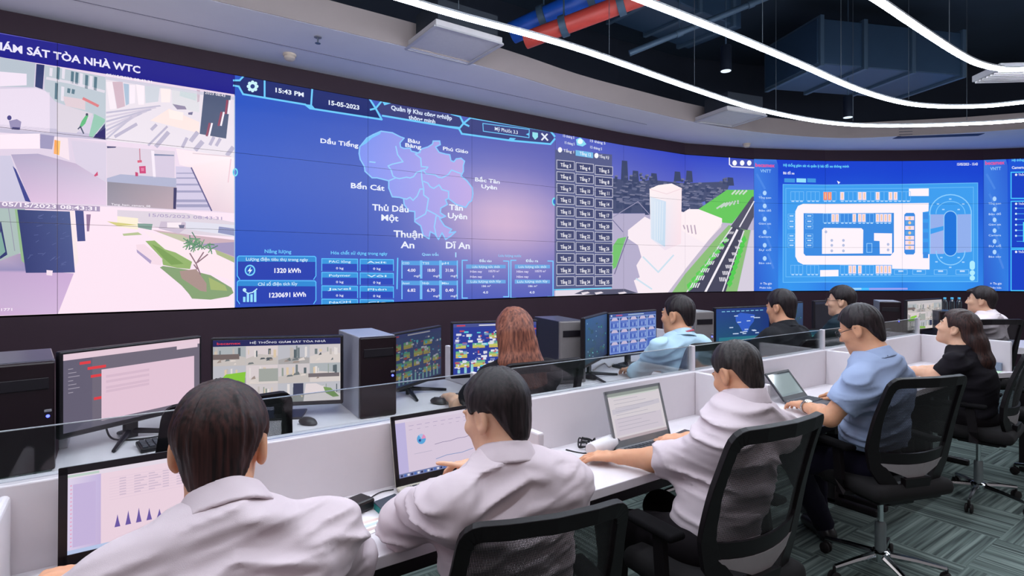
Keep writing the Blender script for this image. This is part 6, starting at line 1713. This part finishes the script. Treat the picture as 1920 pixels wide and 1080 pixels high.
    # small things worn
    if sp.get('glasses'):
        q = MB(); tb = lambda pts, r: q.tube([Vector(wor(p) - bs) for p in pts], r, 6)
        for sg in (-1, 1):
            tb([(sg * .033 + .024 * math.cos(a), .106 - .0008 * 0 - .006 * abs(math.cos(a)), .004 + .017 * math.sin(a)) for a in [6.2832 * k / 18 for k in range(19)]], .0016)
            tb([(sg * .057, .100, .008), (sg * .080, .04, .010), (sg * .082, -.01, .010)], .0016)
        tb([(-.010, .106, .008), (.010, .106, .008)], .0016)
        q.build('glasses', mat('dark glasses frame', (40, 34, 36), 0.3), root, True)
    if sp.get('watch'):
        E_, W_ = V3(sp['left']['e']), V3(sp['left']['w']); dr = (W_ - E_) / np.linalg.norm(W_ - E_); c = W_ - dr * .012
        Mw = Vector(dr).to_track_quat('Z', 'Y').to_matrix()
        q = MB(); ring = [Vector(c - bs) + Mw @ Vector((.0335 * math.cos(a), .031 * math.sin(a), 0)) for a in [6.2832 * k / 24 for k in range(24)]]
        q.ribbon(ring, 0.016, 0.004, [(p - Vector(c - bs)) for p in ring], closed=True); o = q.build('watch_strap', mat('watch steel', (190, 186, 180), 0.25, 0.9), root)
        q = MB(); q.lathe([(.016, -.002), (.017, .004), (.012, .006)], 16, Vector(c - bs) + Vector((-.01, -.008, .031)), Vector((-.25, -.2, 1)).to_track_quat('Z', 'Y').to_matrix()); q.build('watch_face', mat('watch steel', (190, 186, 180), 0.25, 0.9), o, True)
    if sp.get('lanyard'):
        q = MB(); ring = []
        for k in range(25):
            a = 6.2832 * k / 24; ring.append(Vector(N - bs) + Vector(A) * (.070 * math.cos(a)) + Vector(D) * (.072 * math.sin(a)) + Vector((0, 0, .034 - .030 * math.sin(a))))
        q.ribbon(ring[:-1], 0.010, 0.003, [(p - Vector(N - bs)) for p in ring[:-1]], closed=True); q.build('lanyard', mat('red lanyard', (176, 52, 70), 0.7), root)
    return root

WHITE = ('white', (208, 192, 197)); DARK = ('black', (24, 20, 26)); TROU = ('dark trousers', (18, 12, 16))
SK = ('warm', (214, 156, 122)); SKL = ('light', (226, 176, 146))
BLACKH = ('hair near black', (16, 10, 12), (48, 36, 38)); BROWNH = ('hair dark brown', (20, 8, 8), (66, 36, 32)); AUB = ('hair auburn', (84, 44, 36), (158, 96, 74)); GREYH = ('hair soft black', (20, 14, 15), (58, 48, 46))
def legs(u, v, dv=.42, w_=.13, zk=.50, foot=.0):
    return dict(knees=((u - w_, v + dv, zk), (u + w_, v + dv, zk)), ankles=((u - w_, v + dv + foot, .085), (u + w_, v + dv + foot, .085)))
G0 = at(413, 800, 1.18)
person('man in a white shirt with dark brown hair, nearest at the lower left', dict(
    head=(.165, 1.252, 1.146), yaw=-16, pitch=12, scale=.99, res=.0042, neck=(.160, 1.165, 1.035), pelvis=(.14, 1.03, .56), skin=SK, hair='low', hairmat=BROWNH, vol=.009, seed=1, width=1.02,
    left=dict(s=(-.005, 1.14, .970), e=(-.14, 1.36, .83), w=(-.15, 1.57, .800), f=(.08, .17, .0), curl=.6), right=dict(s=(.340, 1.14, .965), e=(.44, 1.33, .80), w=(.29, 1.52, .79), f=(-.1, .15, .0), curl=.6),
    sleeve='long', sl=.42, shirt=WHITE, legs=TROU, hres=.0038, sres=.006, fold=1.1, slump=.7, ridges=((-.16, .84, .17, .84, .006, .006), (-.15, .62, .05, .78, .010, .018), (.17, .66, .02, .50, .009, .02), (-.16, .46, .10, .56, .010, .018), (.0, .70, .16, .78, .008, .016)),
    toes=(0, 1, 0), **legs(.14, 1.03)))
person('man in a white shirt turned to a dashboard laptop, second from the left', dict(
    head=(.833, 1.262, 1.110), yaw=16, pitch=16, scale=.95, res=.0042, neck=(.828, 1.21, .990), pelvis=(.86, 1.26, .545), skin=SKL, hair='short', hairmat=BLACKH, vol=.009, seed=2, width=1.02,
    left=dict(s=(.648, 1.18, .935), e=(.635, 1.425, .815), w=(.82, 1.58, .80), f=(.12, .12, -.02), curl=.6), right=dict(s=(1.0, 1.185, .905), e=(1.10, 1.31, .80), w=(.99, 1.51, .85), f=(-.08, .10, .02), curl=.7, point=True),
    sleeve='long', sl=.30, shirt=WHITE, legs=TROU, hres=.004, sres=.006, fold=1.2, slump=.3, colup=.008, ridges=((-.15, .74, .10, .66, .010, .018), (.15, .80, -.02, .86, .009, .016), (-.14, .44, .12, .50, .010, .02), (-.08, .58, .15, .57, .008, .018)),
    **legs(.84, 1.2, .33)))
person('man in a white shirt reaching left over the desk, centre front', dict(
    head=(1.850, 1.205, 1.118), yaw=-10, pitch=24, scale=.94, res=.005, neck=(1.838, 1.165, 1.018), pelvis=(1.70, 1.215, .55), skin=SK, hair='short', hairmat=GREYH, vol=.006, seed=3, width=1.0,
    left=dict(s=(1.655, 1.12, .915), e=(1.615, 1.315, .815), w=(1.555, 1.50, .79), f=(-.35, .60, -.06), curl=.42), right=dict(s=(2.010, 1.135, .910), e=(2.10, 1.33, .81), w=(1.96, 1.50, .79), curl=.5),
    sleeve='long', sl=.26, shirt=WHITE, legs=TROU, hres=.0036, fold=1.0, slump=.2, colup=.014, **legs(1.72, 1.17, .40, .14)))
person('man in a blue checked short sleeved shirt with glasses and a wrist watch', dict(
    head=(2.985, 1.272, 1.205), yaw=4, pitch=22, scale=.97, res=.005, neck=(2.985, 1.200, 1.070), pelvis=(3.07, 1.265, .56), skin=SK, hair='short', hairmat=BLACKH, vol=.008, seed=4, width=1.02,
    left=dict(s=(2.805, 1.20, .965), e=(2.745, 1.305, .800), w=(2.872, 1.48, .80), f=(.09, .135, -.01), curl=.5), right=dict(s=(3.160, 1.20, .965), e=(3.27, 1.31, .80), w=(3.29, 1.47, .80), f=(.02, .15, -.01), curl=.7),
    sleeve='short', sl=.62, shirt=('blue check', (152, 166, 196)), legs=('navy trousers', (20, 16, 34)), hem=.64, loose=.006, slump=.2, hres=.004, fold=.9, glasses=True, watch=True,
    knees=((2.92, 1.58, .50), (3.24, 1.62, .50)), ankles=((3.20, 1.55, .085), (3.38, 1.68, .085)), toes=(.5, .8, 0)))
person('woman in black with a long brown ponytail, right front', dict(
    head=(4.532, 1.344, 1.110), yaw=0, pitch=-14, scale=1.0, neck=(4.505, 1.31, .975), pelvis=(4.56, 1.26, .54), skin=SKL, female=True, hair='tail', hairmat=('hair brown black', (22, 12, 14), (70, 42, 36)), vol=.010, seed=5, width=.95,
    locks=(((0, -.06, .03), (.0, -.125, -.06), .06, .05, .75), ((0, -.120, -.05), (.0, -.185, -.16), .052, .048, .65), ((.0, -.185, -.16), (.0, -.235, -.36), .048, .028, .65), ((-.03, -.15, -.14), (-.04, -.20, -.36), .03, .02, .9)), hlen=.25,
    left=dict(s=(4.345, 1.30, .915), e=(4.42, 1.40, .805), w=(4.54, 1.57, .79), f=(.06, .12, 0), curl=.5), right=dict(s=(4.67, 1.30, .915), e=(4.76, 1.40, .80), w=(4.68, 1.58, .79), curl=.5),
    sleeve='short', sl=.70, shirt=DARK, legs=TROU, top='t_shirt', collar=False, hem=.53, hres=.0045, fold=.6, **legs(4.58, 1.22, .40)))
person('woman seen from behind with long straight auburn hair', dict(
    head=(1.65, 2.335, 1.172), yaw=-24, pitch=4, scale=1.03, neck=(1.64, 2.29, 1.045), pelvis=(1.68, 2.29, .56), skin=SKL, female=True, hair='long', hairmat=AUB, vol=.010, seed=6,
    locks=(((0, -.075, .0), (.0, -.10, -.14), .052, .050, .60), ((0, -.10, -.14), (.03, -.115, -.25), .050, .038, .52), ((.05, -.07, -.05), (.085, -.09, -.16), .036, .034, .8), ((.085, -.09, -.16), (.125, -.085, -.28), .034, .026, .8), ((-.05, -.05, .0), (-.045, -.08, -.15), .034, .028, .8)), hlen=.22,
    left=dict(s=(1.48, 2.30, .975), e=(1.42, 2.48, .80), w=(1.50, 2.72, .79), curl=.5), right=dict(s=(1.82, 2.27, .975), e=(1.92, 2.45, .80), w=(1.86, 2.70, .79), curl=.5),
    sleeve='short', sl=.75, shirt=DARK, legs=TROU, top='t_shirt', collar=False, fold=.4, **legs(1.68, 2.25, .42)))
person('man in a pale blue shirt with a red lanyard, hand on a mouse', dict(
    head=(2.925, 2.325, 1.205), yaw=8, pitch=2, scale=1.05, neck=(2.90, 2.275, 1.065), pelvis=(2.95, 2.32, .56), skin=SK, hair='crop', hairmat=BLACKH, vol=.004, seed=7, width=1.02,
    left=dict(s=(2.70, 2.28, 1.015), e=(2.74, 2.49, .83), w=(2.90, 2.70, .80), f=(.05, .11, -.01), curl=.55), right=dict(s=(3.075, 2.27, 1.015), e=(3.17, 2.46, .82), w=(3.10, 2.70, .80), curl=.5),
    sleeve='long', sl=.16, shirt=('pale blue', (176, 204, 222)), legs=TROU, lanyard=True, fold=.8, **legs(2.95, 2.32, .40)))
person('man in a black shirt seen from behind, back row centre', dict(
    head=(4.067, 2.285, 1.215), yaw=-2, pitch=8, scale=1.05, neck=(4.045, 2.235, 1.065), pelvis=(4.08, 2.27, .56), skin=SK, hair='low', hairmat=BLACKH, vol=.009, seed=8, width=1.08,
    left=dict(s=(3.85, 2.24, 1.01), e=(3.80, 2.45, .82), w=(3.92, 2.68, .80), curl=.5), right=dict(s=(4.24, 2.24, 1.01), e=(4.33, 2.45, .82), w=(4.24, 2.68, .80), curl=.5),
    sleeve='long', sl=.3, shirt=('charcoal', (34, 34, 38)), legs=TROU, fold=.7, **legs(4.08, 2.20, .42)))
person('man with thin glasses and dark shirt, partly hidden by the man in the checked shirt', dict(
    head=(5.068, 2.315, 1.225), yaw=16, pitch=2, scale=1.05, neck=(5.055, 2.27, 1.075), pelvis=(5.07, 2.29, .56), skin=SKL, hair='short', hairmat=BLACKH, vol=.010, seed=9, glasses=True,
    left=dict(s=(4.87, 2.27, 1.02), e=(4.85, 2.46, .82), w=(4.95, 2.70, .80), curl=.5), right=dict(s=(5.24, 2.27, 1.02), e=(5.33, 2.46, .82), w=(5.22, 2.70, .80), curl=.5),
    sleeve='long', sl=.3, shirt=('dark teal', (28, 44, 54)), legs=TROU, fold=.7, **legs(5.07, 2.22, .42)))
person('man in a white shirt in profile at the far right', dict(
    head=(6.427, 1.726, 1.215), yaw=6, pitch=-2, scale=1.0, neck=(6.42, 1.675, 1.07), pelvis=(6.37, 1.78, .56), skin=SKL, hair='short', hairmat=BLACKH, vol=.011, seed=10, fringe=.012,
    left=dict(s=(6.24, 1.69, 1.02), e=(6.20, 1.90, .84), w=(6.40, 2.06, .80), curl=.5), right=dict(s=(6.60, 1.65, 1.02), e=(6.74, 1.80, .84), w=(6.78, 1.93, .80), curl=.5),
    sleeve='long', sl=.7, shirt=('soft white', (232, 218, 222)), legs=TROU, fold=.8, knees=((6.45, 2.05, .50), (6.62, 1.98, .50)), ankles=((6.5, 2.05, .085), (6.68, 1.98, .085))))
